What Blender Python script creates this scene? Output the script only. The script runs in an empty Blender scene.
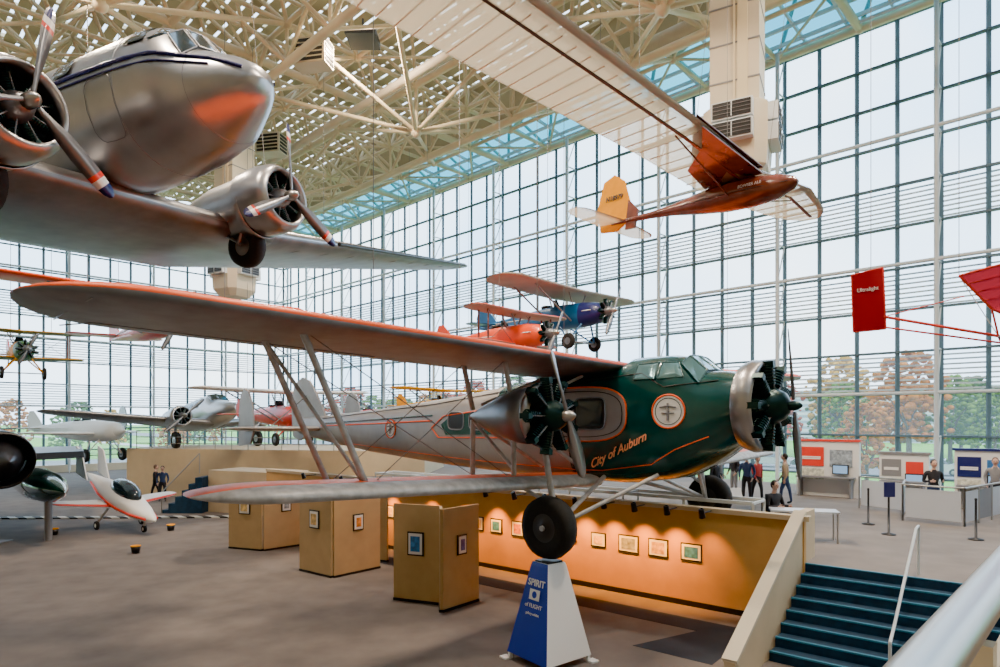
import bpy, math, random
from mathutils import Vector, Matrix, Euler
random.seed(7)
V=Vector
EYE=4.2
# ------------------------------------------------------------------ materials
def mat(name,col,rough=.6,metal=0.,noise=0.,scale=5.,bump=0.,coat=0.,emit=None,es=1.,spec=None):
    m=bpy.data.materials.new(name); m.use_nodes=True
    nt=m.node_tree; b=nt.nodes['Principled BSDF']
    b.inputs['Base Color'].default_value=(*col,1); b.inputs['Roughness'].default_value=rough
    b.inputs['Metallic'].default_value=metal
    if spec is not None: b.inputs['Specular IOR Level'].default_value=spec
    if coat: b.inputs['Coat Weight'].default_value=coat
    if emit: 
        b.inputs['Emission Color'].default_value=(*emit,1); b.inputs['Emission Strength'].default_value=es
    if noise or bump:
        tc=nt.nodes.new('ShaderNodeTexCoord'); n=nt.nodes.new('ShaderNodeTexNoise')
        n.inputs['Scale'].default_value=scale; n.inputs['Detail'].default_value=6
        nt.links.new(tc.outputs['Object'],n.inputs['Vector'])
        if noise:
            r=nt.nodes.new('ShaderNodeMapRange')
            r.inputs['From Min'].default_value=.3; r.inputs['From Max'].default_value=.7
            r.inputs['To Min'].default_value=1-noise; r.inputs['To Max'].default_value=1+noise
            nt.links.new(n.outputs['Fac'],r.inputs['Value'])
            mx=nt.nodes.new('ShaderNodeVectorMath'); mx.operation='SCALE'
            mx.inputs[0].default_value=col
            nt.links.new(r.outputs['Result'],mx.inputs['Scale'])
            nt.links.new(mx.outputs['Vector'],b.inputs['Base Color'])
        if bump:
            bp=nt.nodes.new('ShaderNodeBump'); bp.inputs['Strength'].default_value=bump
            bp.inputs['Distance'].default_value=.02
            nt.links.new(n.outputs['Fac'],bp.inputs['Height']); nt.links.new(bp.outputs['Normal'],b.inputs['Normal'])
    return m
def mat_translucent(name,col,fac=.5,transp=0.,tcol=(1,1,1)):
    m=bpy.data.materials.new(name); m.use_nodes=True; nt=m.node_tree; nt.nodes.clear()
    o=nt.nodes.new('ShaderNodeOutputMaterial'); d=nt.nodes.new('ShaderNodeBsdfDiffuse'); t=nt.nodes.new('ShaderNodeBsdfTranslucent')
    d.inputs['Color'].default_value=(*col,1); t.inputs['Color'].default_value=(*col,1)
    mx=nt.nodes.new('ShaderNodeMixShader'); mx.inputs[0].default_value=fac
    nt.links.new(d.outputs[0],mx.inputs[1]); nt.links.new(t.outputs[0],mx.inputs[2])
    last=mx
    if transp:
        tr=nt.nodes.new('ShaderNodeBsdfTransparent'); tr.inputs['Color'].default_value=(*tcol,1)
        m2=nt.nodes.new('ShaderNodeMixShader'); m2.inputs[0].default_value=transp
        nt.links.new(mx.outputs[0],m2.inputs[1]); nt.links.new(tr.outputs[0],m2.inputs[2]); last=m2
    nt.links.new(last.outputs[0],o.inputs['Surface'])
    return m
def mat_stripes(name,c1,c2,scale,axis='X',rough=.7):
    m=mat(name,c1,rough); nt=m.node_tree; b=nt.nodes['Principled BSDF']
    tc=nt.nodes.new('ShaderNodeTexCoord'); w=nt.nodes.new('ShaderNodeTexWave'); w.bands_direction=axis
    w.inputs['Scale'].default_value=scale
    r=nt.nodes.new('ShaderNodeValToRGB'); r.color_ramp.interpolation='CONSTANT'
    r.color_ramp.elements[0].color=(*c1,1); r.color_ramp.elements[1].color=(*c2,1); r.color_ramp.elements[1].position=.5
    nt.links.new(tc.outputs['Object'],w.inputs['Vector']); nt.links.new(w.outputs['Fac'],r.inputs['Fac']); nt.links.new(r.outputs['Color'],b.inputs['Base Color'])
    return m
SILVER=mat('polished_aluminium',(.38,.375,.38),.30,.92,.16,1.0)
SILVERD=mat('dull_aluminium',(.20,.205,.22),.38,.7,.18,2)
FABG=mat('silver_dope_fabric',(.31,.29,.28),.42,.35,.14,1.5)
FABL=mat('light_grey_fabric',(.20,.215,.235),.42,.4,.18,3)
FABW=mat('pale_wing_fabric',(.43,.43,.43),.5,.15,.25,6)
GREEN=mat('dark_green_paint',(.001,.06,.058),.22,.1,.1,2,coat=.6)
ORANGE=mat('orange_paint',(.85,.11,.02),.45,0,.05,3,spec=.3)
BLACK=mat('black_paint',(.012,.012,.014),.35)
ENGM=mat('engine_black',(.008,.035,.035),.3,.5)
RUBBER=mat('tyre_rubber',(.015,.015,.015),.8,0,.2,20)
DARKGL=mat('dark_window_glass',(.02,.035,.045),.08,.2,coat=.6)
TEALGL=mat('cockpit_glass',(.12,.26,.29),.08,.35,coat=.6)
WHITE=mat('white_paint',(.75,.75,.74),.45)
CREAM=mat('cream_paint',(.58,.51,.38),.6,0,.06,1)
TRUSS=mat('truss_white_paint',(.68,.57,.37),.5,0,.12,.5)
MULL=mat('mullion_grey_paint',(.08,.14,.18),.5)
PIPE=mat('white_steel',(.58,.63,.66),.45)
RED=mat('red_paint',(.72,.04,.02),.35,0,.05,3,coat=.3)
REDO=mat('red_orange_paint',(.88,.08,.01),.35,0,.05,3,coat=.2)
BLUE=mat('blue_paint',(.005,.12,.32),.35,0,.05,3,coat=.3)
NAVY=mat('navy_paint',(.01,.015,.12),.35,coat=.3)
BLUES=mat('sign_blue',(.003,.028,.36),.4,0,.05,3)
YEL=mat('yellow_paint',(.80,.33,.0),.6,0,.06,4,spec=.15)
WOOD=mat('varnished_red_wood',(.15,.036,.020),.24,0,.4,2.5,coat=.5)
BEIGE=mat('beige_panel',(.46,.31,.15),.8,0,.06,3)
BEIGEW=mat('beige_wall_paint',(.55,.43,.27),.7,0,.05,2)
STEEL=mat('brushed_steel',(.42,.41,.39),.28,.9)
CABLE=mat('steel_cable',(.2,.2,.2),.5,.5)
GREY=mat('mid_grey',(.2,.2,.21),.6)
DGREY=mat('dark_wheel_hub',(.05,.05,.055),.4,.4)
LEXAN=mat('pale_panel',(.5,.54,.6),.35)
PHOTO_MATS=[mat('print_%d'%i,c,.4,0,.5,9) for i,c in enumerate([(.05,.2,.5),(.6,.4,.15),(.3,.35,.4),(.7,.5,.2),(.1,.1,.3),(.6,.6,.5),(.7,.25,.05)])]
# ------------------------------------------------------------------ mesh builder
class MB:
    def __init__(s): s.v=[];s.f=[];s.m=[];s.sm=[];s.mats=[]
    def mi(s,m):
        if m not in s.mats: s.mats.append(m)
        return s.mats.index(m)
    def add(s,vs,fs,m,smooth=False):
        o=len(s.v); s.v+= [tuple(v) for v in vs]
        ml=isinstance(m,list)
        for i,f in enumerate(fs):
            s.f.append([o+k for k in f]); s.m.append(s.mi(m[i] if ml else m)); s.sm.append(smooth)
    def box(s,c,size,m,rot=None,z=0):
        R=rot if rot is not None else Matrix.Rotation(z,3,'Z')
        c=V(c); hx,hy,hz=[k/2 for k in size]
        vs=[c+R@V((x*hx,y*hy,w*hz)) for x in(-1,1) for y in(-1,1) for w in(-1,1)]
        s.add(vs,[(0,1,3,2),(4,6,7,5),(0,4,5,1),(2,3,7,6),(0,2,6,4),(1,5,7,3)],m)
    def beam(s,p,q,w,h,m):
        p=V(p);q=V(q); d=(q-p); L=d.length
        R=d.to_track_quat('X','Z').to_matrix()
        s.box((p+q)/2,(L,w,h),m,rot=R)
    def tube(s,p,q,r,m,n=8,r2=None,caps=True):
        p=V(p);q=V(q); d=q-p
        if d.length<1e-6: return
        if r2 is None: r2=r
        Q=d.to_track_quat('Z','Y').to_matrix()
        vs=[];
        for c,rr in((p,r),(q,r2)):
            for i in range(n):
                a=2*math.pi*i/n; vs.append(c+Q@V((math.cos(a)*rr,math.sin(a)*rr,0)))
        fs=[(i,(i+1)%n,n+(i+1)%n,n+i) for i in range(n)]
        s.add(vs,fs,m,n>4)
        if caps: s.add(vs,[tuple(range(n-1,-1,-1)),tuple(range(n,2*n))],m)
    def path(s,pts,r,m,n=6,closed=False):
        pts=[V(p) for p in pts]
        if closed: pts=pts+[pts[0]]
        for a,b in zip(pts,pts[1:]): s.tube(a,b,r,m,n)
    def loft(s,rings,m,caps=True,smooth=True,mfn=None):
        n=len(rings[0]); vs=[v for r in rings for v in r]; fs=[];ms=[]
        for j in range(len(rings)-1):
            for i in range(n):
                fs.append((j*n+i,j*n+(i+1)%n,(j+1)*n+(i+1)%n,(j+1)*n+i)); ms.append(mfn(j,i) if mfn else m)
        s.add(vs,fs,ms,smooth)
        if caps: s.add(vs,[tuple(range(n-1,-1,-1)),tuple(range((len(rings)-1)*n,len(rings)*n))],m)
    def lathe(s,prof,o,axis,m,n=24,mfn=None):
        o=V(o); Q=V(axis).normalized().to_track_quat('Z','Y').to_matrix()
        rings=[[o+Q@V((math.cos(2*math.pi*i/n)*r,math.sin(2*math.pi*i/n)*r,a)) for i in range(n)] for a,r in prof]
        s.loft(rings,m,False,True,mfn)
    def ball(s,c,r,m,sc=(1,1,1),nu=12,nv=8,R=None):
        c=V(c); rings=[]
        for j in range(nv+1):
            t=math.pi*j/nv; rr=max(math.sin(t),.001)
            ring=[]
            for i in range(nu):
                p=V((rr*math.cos(2*math.pi*i/nu)*sc[0],rr*math.sin(2*math.pi*i/nu)*sc[1],-math.cos(t)*sc[2]))*r
                if R: p=R@p
                ring.append(c+p)
            rings.append(ring)
        s.loft(rings,m,False)
    def poly(s,pts,m): s.add(pts,[tuple(range(len(pts)))],m)
    def prism(s,pts,z0,z1,m,mtop=None):
        n=len(pts); vs=[(p[0],p[1],z0) for p in pts]+[(p[0],p[1],z1) for p in pts]
        s.add(vs,[(i,(i+1)%n,n+(i+1)%n,n+i) for i in range(n)],m)
        s.add(vs,[tuple(range(n-1,-1,-1))],m); s.add(vs,[tuple(range(n,2*n))],mtop or m)
    def slab(s,pts,nrm,th,m):
        nrm=V(nrm).normalized()*th/2; pts=[V(p) for p in pts]; n=len(pts)
        vs=[p-nrm for p in pts]+[p+nrm for p in pts]
        s.add(vs,[(i,(i+1)%n,n+(i+1)%n,n+i) for i in range(n)]+[tuple(range(n-1,-1,-1)),tuple(range(n,2*n))],m)
    def obj(s,name,parent=None,loc=(0,0,0),rot=(0,0,0)):
        me=bpy.data.meshes.new(name); me.from_pydata(s.v,[],s.f)
        for m in s.mats: me.materials.append(m)
        me.polygons.foreach_set('material_index',s.m); me.polygons.foreach_set('use_smooth',s.sm)
        me.update()
        o=bpy.data.objects.new(name,me); bpy.context.scene.collection.objects.link(o)
        o.location=loc; o.rotation_euler=rot
        if parent: o.parent=parent
        return o
def empty(name,loc,rot=(0,0,0)):
    e=bpy.data.objects.new(name,None); bpy.context.scene.collection.objects.link(e); e.location=loc; e.rotation_euler=rot; e.empty_display_size=.2
    return e
def text(name,body,size,m,M,parent=None,shear=0,ext=.003,align='CENTER',off=0):
    cu=bpy.data.curves.new(name,'FONT'); cu.body=body; cu.size=size; cu.shear=shear; cu.extrude=ext; cu.align_x=align; cu.align_y='CENTER'; cu.offset=off
    cu.materials.append(m); o=bpy.data.objects.new(name,cu); bpy.context.scene.collection.objects.link(o)
    if parent: o.parent=parent
    o.matrix_local=M
    return o
def frame(o,xd,yd):
    xd=V(xd).normalized(); zd=xd.cross(V(yd)).normalized(); yd=zd.cross(xd)
    M=Matrix((xd,yd,zd)).transposed().to_4x4(); M.translation=V(o); return M
# ------------------------------------------------------------------ aircraft helpers
class Body:
    def __init__(s,tab): s.t=sorted(tab,key=lambda r:r[0])
    def ev(s,x):
        T=s.t; x=max(T[0][0],min(T[-1][0],x))
        for i in range(len(T)-1):
            if x<=T[i+1][0]: break
        t=(x-T[i][0])/(T[i+1][0]-T[i][0])
        return [T[i][k]+(T[i+1][k]-T[i][k])*t for k in range(1,5)]
    def ring(s,x,n=28):
        zt,zb,hw,e=s.ev(x); zc=(zt+zb)/2; hh=(zt-zb)/2; r=[]
        for i in range(n):
            a=2*math.pi*(i+.5)/n; c,q=math.cos(a),math.sin(a)
            r.append(V((x,hw*math.copysign(abs(c)**(2/e),c),zc+hh*math.copysign(abs(q)**(2/e),q))))
        return r
    def side(s,x,z,sgn,off=.012):
        zt,zb,hw,e=s.ev(x); zc=(zt+zb)/2; hh=(zt-zb)/2
        k=min(abs((z-zc)/hh),.98); return V((x,sgn*(hw*(1-k**e)**(1/e)+off),z))
    def top(s,x,y,off=.015):
        zt,zb,hw,e=s.ev(x); zc=(zt+zb)/2; hh=(zt-zb)/2
        k=min(abs(y/hw),.98); return V((x,y,zc+hh*(1-k**e)**(1/e)+off))
    def mesh(s,mb,m,xs=None,mfn=None,n=28):
        xs=xs or [r[0] for r in s.t]
        mb.loft([s.ring(x,n) for x in xs],m,True,True,mfn)
    def decal(s,mb,outl,m,sgn,off=.014):
        cx=sum(p[0] for p in outl)/len(outl); cz=sum(p[1] for p in outl)/len(outl); n=len(outl)
        vs=[s.side(cx,cz,sgn,off)]; fs=[]
        K=4
        for k in range(1,K+1):
            for p in outl: vs.append(s.side(cx+(p[0]-cx)*k/K,cz+(p[1]-cz)*k/K,sgn,off))
        for i in range(n):
            fs.append((0,1+i,1+(i+1)%n))
            for k in range(K-1):
                a=1+k*n; b=a+n; fs.append((a+i,b+i,b+(i+1)%n,a+(i+1)%n))
        mb.add(vs,fs,m)
    def line(s,mb,outl,r,m,sgn,closed=True,off=.014,sub=1):
        if sub>1:
            o2=[]
            for a,b in zip(outl,outl[1:]):
                for k in range(sub): o2.append((a[0]+(b[0]-a[0])*k/sub,a[1]+(b[1]-a[1])*k/sub))
            outl=o2+[outl[-1]]
        mb.path([s.side(p[0],p[1],sgn,off) for p in outl],r,m,5,closed)
def ell(cx,cz,rx,rz,n=28,p=2.):
    o=[]
    for i in range(n):
        a=2*math.pi*i/n;c,q=math.cos(a),math.sin(a)
        o.append((cx+rx*math.copysign(abs(c)**(2/p),c),cz+rz*math.copysign(abs(q)**(2/p),q)))
    return o
def foil(le,chord,th,n=8,tw=0.):
    pts=[]
    def yt(x): return 5*th*(.2969*math.sqrt(x)-.126*x-.3516*x*x+.2843*x**3-.1036*x**4)
    for i in range(n+1):
        x=(1+math.cos(math.pi*i/n))/2; pts.append((x,yt(x)*1.25+.01))
    for i in range(1,n):
        x=(1-math.cos(math.pi*i/n))/2; pts.append((x,-yt(x)*.7))
    return [V((le[0]-x*chord,le[1],le[2]+z*chord-x*chord*tw)) for x,z in pts]
def wing(mb,sg,y0,y1,xl0,xl1,c0,c1,z0,z1,th,mu,ml,mle=None,n=8,rnd=1.,ns=8,tw=.03,lew=2):
    L=y1-y0; secs=[]; rnd=min(rnd,L*.4)
    ys=[y0+(L-rnd)*i/ns for i in range(ns+1)]+[y1-rnd+rnd*math.sin(math.pi/2*k/6) for k in range(1,7)]
    for y in ys:
        t=(y-y0)/L; c=c0+(c1-c0)*t; xl=xl0+(xl1-xl0)*t; z=z0+(z1-z0)*t
        k=max(0,(y-(y1-rnd))/rnd); sc=max(math.sqrt(max(0,1-k*k)),.06) if k>0 else 1
        xl-=c*(1-sc)*.42; c*=sc
        secs.append(foil((xl,sg*y,z),c,th*(.6+.4*sc),n,tw))
    def mf(j,i):
        if mle is not None and n-lew<=i<=n-1: return mle
        return mu if i<n else ml
    mb.loft(secs,mu,True,True,mf)
def prop(mb,c,R,nb,ph,mb_m,hub,w=.13,tips=None,hs=1.):
    c=V(c)
    for k in range(nb):
        a=ph+2*math.pi*k/nb; d=V((0,math.cos(a),math.sin(a))); e=V((0,-math.sin(a),math.cos(a))); f=V((1,0,0))
        rings=[];T=[.08,.2,.35,.55,.75,.80,.87,.875,.94,.985,1.0]; W=[.35,.5,.85,1,.95,.92,.84,.83,.7,.4,.12]
        for t,ww in zip(T,W):
            tw=math.radians(55-40*t); cdir=e*math.cos(tw)+f*math.sin(tw); nd=f*math.cos(tw)-e*math.sin(tw)
            p=c+d*R*t; hw=w*ww; ht=.03*(1.3-t)
            rings.append([p+cdir*hw,p+nd*ht,p-cdir*hw,p-nd*ht])
        def mf(j,i):
            if tips and j>=7: return tips[0]
            if tips and j>=5: return tips[1]
            if tips and j>=4: return tips[2]
            return mb_m
        mb.loft(rings,mb_m,True,True,mf)
    mb.lathe([(-.15*hs,.14*hs),(0,.15*hs),(.12*hs,.12*hs),(.22*hs,.05*hs),(.24*hs,.001)],c,(1,0,0),hub,12)
def radial(mb,c,R,m,mc,n=9,dual=False):
    c=V(c)
    mb.lathe([(-.35,R*.5),(-.1,R*.45),(.1,R*.42),(.28,R*.3),(.36,R*.15),(.38,.001)],c,(1,0,0),mc,20)
    for k in range(n):
        a=2*math.pi*(k+.5)/n; d=V((0,math.cos(a),math.sin(a)))
        mb.tube(c+d*R*.38,c+d*R*.92,R*.13,m,8)
        for j in range(6):
            p=c+d*R*(.5+.07*j); mb.tube(p,p+d*R*.03,R*.18,m,10)
        mb.tube(c+d*R*.35+V((.12,0,0)),c+d*R*.9+V((.1,0,0)),R*.025,SILVERD,5)
        mb.box(c+d*R*.95+V((.02,0,0)),(R*.32,R*.14,R*.14),m,rot=Matrix.Rotation(a,3,'X'))
def ringcowl(mb,c,R,L,m,mi=None):
    mb.lathe([(-L/2,R*.97),(-L*.1,R*1.03),(L*.35,R*1.0),(L*.5,R*.95),(L*.46,R*.9),(L*.2,R*.9),(-L/2,R*.93)],c,(1,0,0),m,32)
def wheel(mb,c,r,w,mh=WHITE,axis=(0,1,0)):
    mb.lathe([(-w*.42,r*.45),(-w*.5,r*.72),(-w*.42,r*.93),(0,r),(w*.42,r*.93),(w*.5,r*.72),(w*.42,r*.45)],c,axis,RUBBER,24)
    mb.lathe([(-w*.42,.001),(-w*.5,r*.12),(-w*.35,r*.2),(-w*.42,r*.48)],c,axis,mh,16)
    mb.lathe([(w*.42,.001),(w*.5,r*.12),(w*.35,r*.2),(w*.42,r*.48)],c,axis,mh,16)
def fin(mb,outl,y,th,m):   # outl in x,z
    mb.slab([(x,y,z) for x,z in outl],(0,1,0),th,m)
# ------------------------------------------------------------------ room frame
C0=V((-22,65,0)); U=V((.716,-.698,0)).normalized(); W_=V((-.698,-.716,0)).normalized()
def R3(t,s,z=0): return C0+U*t+W_*s+V((0,0,z))
ZC=21.2; TMAX=84; SMAX=50
FLOORM=mat('grey_tan_carpet',(.150,.126,.112),.95,0,.18,1.3,.3)
TERRM=mat('terrace_carpet',(.20,.17,.15),.95,0,.14,1.3,.3)
mb=MB(); mb.prism([R3(-.3,-.3),R3(TMAX,-.3),R3(TMAX,SMAX),R3(-.3,SMAX)][::-1],-.25,0,FLOORM); mb.obj('floor')
mb=MB()
mb.slab([R3(-.3,SMAX+.2,0),R3(TMAX,SMAX+.2,0),R3(TMAX,SMAX+.2,ZC+3),R3(-.3,SMAX+.2,ZC+3)],W_,.3,BEIGEW); mb.obj('wall_left')
mb=MB()
mb.slab([R3(TMAX+.2,0,0),R3(TMAX+.2,SMAX,0),R3(TMAX+.2,SMAX,ZC+3),R3(TMAX+.2,0,ZC+3)],U,.3,BEIGEW); mb.obj('wall_rear')
GLASS=mat_translucent('hazy_window_glass',(.75,.85,.95),.92,.88,(.98,.99,1))
TEAL=mat_translucent('teal_roof_glass',(.03,.22,.28),.7,.6,(.10,.46,.58))
def glasswall(name,pf,nrm,L,inset):
    mb=MB(); rows=12; rh=ZC/rows; step=1.55; n=int(L/step)
    mb.poly([pf(0,.6),pf(L,.6),pf(L,ZC),pf(0,ZC)],GLASS)
    for i in range(n+1):
        t=i*step; big=(i%4==0)
        mb.beam(pf(t,.3),pf(t,ZC),.085,.16,MULL)
        if big:
            a=pf(t,.2)+inset*.9; b=pf(t,ZC)+inset*.9
            mb.tube(a,b,.10,PIPE,6)
            for j in range(rows):
                mb.tube(pf(t,j*rh+rh)+inset*.05,pf(t,j*rh+rh)+inset*.9,.04,PIPE,5)
                mb.tube(pf(t,j*rh+rh)+inset*.05,pf(t,j*rh)+inset*.9,.03,PIPE,5)
    for j in range(1,rows+1):
        z=j*rh; mb.beam(pf(0,z),pf(L,z),.18,.09,MULL)
        if j%3==0:
            mb.tube(pf(0,z)+inset*.9,pf(L,z)+inset*.9,.08,PIPE,6)
    for z0 in (5.5,9.0,12.6):
        for k in range(8):
            z=z0+k*.2; mb.beam(pf(0,z)-inset*.4,pf(L,z)-inset*.4,.05,.07,PIPE)
    mb.beam(pf(0,.3),pf(L,.3),.3,.6,CREAM)
    return mb.obj(name)
glasswall('window_1',lambda t,z:R3(t,0,z),W_,TMAX-1,W_)
glasswall('window_2',lambda s,z:R3(0,s,z),U,SMAX-.5,U)
# ceiling : truss + louvred deck
mb=MB(); st=3.5; nt_=19; ns_=13
zb=ZC; zt=ZC+2.3
def Bn(i,j): return R3(i*st+.4,j*st+.4,zb)
def Tn(i,j): return R3(i*st+st/2+.4,j*st+st/2+.4,zt)
for i in range(nt_+1):
    for j in range(ns_+1):
        rb=.19 if j%3==0 else .11
        if i<nt_: mb.tube(Bn(i,j),Bn(i+1,j),rb,TRUSS,6,caps=False)
        rb=.19 if i%3==0 else .11
        if j<ns_: mb.tube(Bn(i,j),Bn(i,j+1),rb,TRUSS,6,caps=False)
        if i<nt_ and j<ns_:
            if i<nt_-1: mb.tube(Tn(i,j),Tn(i+1,j),.11,TRUSS,5,caps=False)
            if j<ns_-1: mb.tube(Tn(i,j),Tn(i,j+1),.11,TRUSS,5,caps=False)
            for a,b in((0,0),(1,0),(0,1),(1,1)): mb.tube(Tn(i,j),Bn(i+a,j+b),.10,TRUSS,5,caps=False)
            if (i+j)%2==0: mb.tube(Bn(i,j),Bn(i+1,j+1),.07,TRUSS,5,caps=False)
            else: mb.tube(Bn(i+1,j),Bn(i,j+1),.07,TRUSS,5,caps=False)
        mb.ball(Bn(i,j),.24,TRUSS,nu=6,nv=4)
for j in (2,5,8):
    for i in range(nt_):
        a=Bn(i,j)-V((0,0,1.7)); b=Bn(i+1,j)-V((0,0,1.7))
        mb.tube(a,b,.2,TRUSS,6,caps=False); mid=(Bn(i,j)+Bn(i+1,j))/2
        mb.tube(a,mid,.1,TRUSS,5,caps=False); mb.tube(b,mid,.1,TRUSS,5,caps=False)
        mb.tube(a,Bn(i,j),.08,TRUSS,5,caps=False)
        mb.tube(a,Bn(i,j-1),.09,TRUSS,5,caps=False); mb.tube(a,Bn(i,j+1),.09,TRUSS,5,caps=False)
for i in range(2,nt_-2,4):
    for j in (3,7):
        h=Bn(i,j)-V((0,0,2.4)); mb.ball(h,.3,TRUSS,nu=8,nv=5)
        for a in(-2,0,2):
            for b in(-2,0,2): mb.tube(h,Bn(i+a,j+b),.11,TRUSS,6,caps=False)
mb.obj('ceiling_truss')
SLAT=mat_translucent('cream_roof_slat',(.50,.42,.27),.32)
mb=MB()
zr=ZC+2.9; k=0; TW=4.4; s=TW+.4
while s<SMAX:
    mb.beam(R3(0,s,zr),R3(TMAX,s,zr),.52,.05,SLAT); s+=.7
t=0
while t<TMAX:
    mb.beam(R3(t,TW,zr+.15),R3(t,SMAX,zr+.15),.24,.2,TRUSS); t+=1.75
mb.slab([R3(0,TW+.1,ZC+.4),R3(TMAX,TW+.1,ZC+.4),R3(TMAX,TW+.1,zr+.3),R3(0,TW+.1,zr+.3)],W_,.1,SLAT)
mb.poly([R3(0,0,ZC+.2),R3(TMAX,0,ZC+.2),R3(TMAX,TW,ZC+.6),R3(0,TW,ZC+.6)],TEAL)
t=0
while t<TMAX:
    mb.beam(R3(t,0,ZC+.15),R3(t,TW,ZC+.55),.1,.15,PIPE); t+=1.75
for s in (0,1.1,2.2,3.3,4.4): mb.beam(R3(0,s,ZC+.1+.09*s),R3(TMAX,s,ZC+.1+.09*s),.12,.15,PIPE)
mb.obj('ceiling')
mb=MB()
mb.tube(R3(40,6.5,ZC-.8),R3(50,6.5,ZC-.8),.5,CREAM,14)
mb.tube(R3(10,12.5,ZC-.8),R3(66,12.5,ZC-.8),.22,CREAM,12)
mb.obj('air_duct')
for (t,s) in ((36,17),(30,22),(44,24),(26,14)):
    mb=MB(); c=V((0,0,0)); mb.box(c,(1.5,.9,1.1),CREAM)
    for k in range(5):
        for q in(-1,1): mb.box((0,q*.46,-.4+.2*k),(1.3,.04,.12),BLACK)
        mb.box((.76,0,-.4+.2*k),(.04,.7,.12),BLACK)
    mb.tube(c,c+V((0,0,1.6)),.05,TRUSS)
    mb.obj('ceiling_vent_box',loc=R3(t,s,ZC-1.2),rot=(0,0,-.2))
# HVAC columns
def hvac(name,x,y,z0,w,top,lone=False):
    mb=MB(); h=w/2; z1=z0+1.0; z2=z1+1.3
    def oct(r,z,c=.35): 
        k=r*(1-c); return [V((a,b,z)) for a,b in((r,k),(k,r),(-k,r),(-r,k),(-r,-k),(-k,-r),(k,-r),(r,-k))]
    mb.loft([oct(h*.75,z0),oct(h*1.1,z0+.35),oct(h*1.15,z1),oct(h*1.15,z2),oct(h*1.0,z2+.1)],CREAM,smooth=False)
    for k in range(4):
        a=math.pi/2*k; r=h*1.15
        d=V((math.cos(a),math.sin(a),0)); L=h*1.45
        for q in range(2):
            zz=z1+.1+q*.62
            mb.box(d*(r+.12)+V((0,0,zz+.25)),(.36,L,.56),PIPE,z=a)
            mb.box(d*(r+.31)+V((0,0,zz+.25)),(.04,L*.92,.46),BLACK,z=a)
            for u in range(3): mb.box(d*(r+.335)+V((0,0,zz+.13+u*.12)),(.03,L*.92,.012),GREY,z=a)
            mb.box(d*(r+.335)+V((0,0,zz+.25)),(.03,.03,.46),PIPE,z=a)
    mb.box((0,0,(z2+top)/2),(w*.88,w*.88,top-z2),CREAM)
    zz=z2+.8
    while zz<top: mb.box((0,0,zz),(w*.9,w*.9,.05),GREY); zz+=1.2
    mb.box((0,-w*.44,(z2+top)/2),(.06,.06,top-z2),TRUSS); mb.box((w*.15,-w*.45,(z2+top)/2),(.3,.04,top-z2),TRUSS)
    return mb.obj(name,loc=(x,y,0),rot=(0,0,-.5))
hvac('ventilation_column',7.8,21,11.9,1.7,ZC+.5)
hvac('ventilation_column',-14.1,34,10.7,1.6,ZC+.5)
# ------------------------------------------------------------------ terrace, parapet, stairs
T=V((6.2,13.0,0)); WD=V((-.776,.634,0)).normalized(); VD=V((-.634,-.776,0)).normalized(); TZ=1.28
Wp=lambda s,o=0,z=0: T+WD*s+VD*o+V((0,0,z))
mb=MB(); mb.prism([Wp(20,-.1),Wp(0,-.1),Wp(-12,-.1),R3(66,.7),R3(24,.7)],0.001,TZ,BEIGEW,TERRM); mb.obj('terrace')
LITW=mat('ochre_gallery_wall',(.56,.31,.09),.75,0,.05,3)
mb=MB()
mb.prism([Wp(20,.08),Wp(0,.08),Wp(0,-.07),Wp(20,-.07)],0.002,2.15,LITW)
mb.prism([Wp(20,.12),Wp(-.1,.12),Wp(-.1,-.12),Wp(20,-.12)],2.15,2.25,BEIGEW)
mb.prism([Wp(20,.11),Wp(.2,.11),Wp(.2,.07),Wp(20,.07)],0.003,.12,BLACK)
mb.obj('gallery_wall')
mb=MB()
for off,z in ((-.5,2.35),(-1.3,2.35)):
    mb.beam(Wp(14,off,z),Wp(1.2,off,z),.08,.08,PIPE)
    for k in range(9): mb.beam(Wp(1.2+1.6*k,off,TZ),Wp(1.2+1.6*k,off,z),.05,.05,PIPE)
for k in range(9): mb.beam(Wp(1.2+1.6*k,-.5,2.35),Wp(1.2+1.6*k,-1.3,2.35),.05,.05,PIPE)
mb.obj('terrace_railing')
# framed pictures
for i,(s,w,h) in enumerate([(2.36,.5,.4),(3.16,.5,.42),(3.93,.54,.42),(4.76,.42,.36),(5.6,.36,.3),(6.5,.36,.4),(7.3,.42,.42),(8.06,.42,.4),(8.75,.42,.4),(10.2,.5,.4),(12.6,.5,.4)]):
    mb=MB(); c=Wp(s,.095,1.22); R=Matrix.Rotation(math.atan2(WD.y,WD.x),3,'Z')
    mb.box(c,(w,.03,h),BLACK,rot=R); mb.box(c+VD*.012,(w-.06,.02,h-.06),WHITE,rot=R); mb.box(c+VD*.02,(w-.18,.02,h-.16),PHOTO_MATS[i%7],rot=R)
    mb.obj('framed_picture')
# spot lamps along wall
for i,s in enumerate([1.9,2.7,3.5,4.3,5.1,6.0,7.0,8.0,9.2,10.6,12.4,14.4,16.6]):
    mb=MB(); a=Wp(s,.1,2.2); b=Wp(s,.65,2.2)
    mb.tube(a,b,.015,BLACK,6); d=(Wp(s,.1,.6)-b).normalized()
    mb.tube(b-d*.1,b+d*.1,.06,BLACK,10,.075); mb.tube(b,b+V((0,0,.12)),.03,BLACK,8); o=mb.obj('wall_spotlight')
    ld=bpy.data.lights.new('bulb','SPOT'); ld.energy=460 if i>0 else 160; ld.color=(1,.36,.04); ld.spot_size=1.35; ld.spot_blend=1.0; ld.shadow_soft_size=.05
    l=bpy.data.objects.new('bulb',ld); bpy.context.scene.collection.objects.link(l); l.parent=o
    l.location=b+d*.13; l.rotation_euler=d.to_track_quat('-Z','Y').to_euler()
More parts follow.
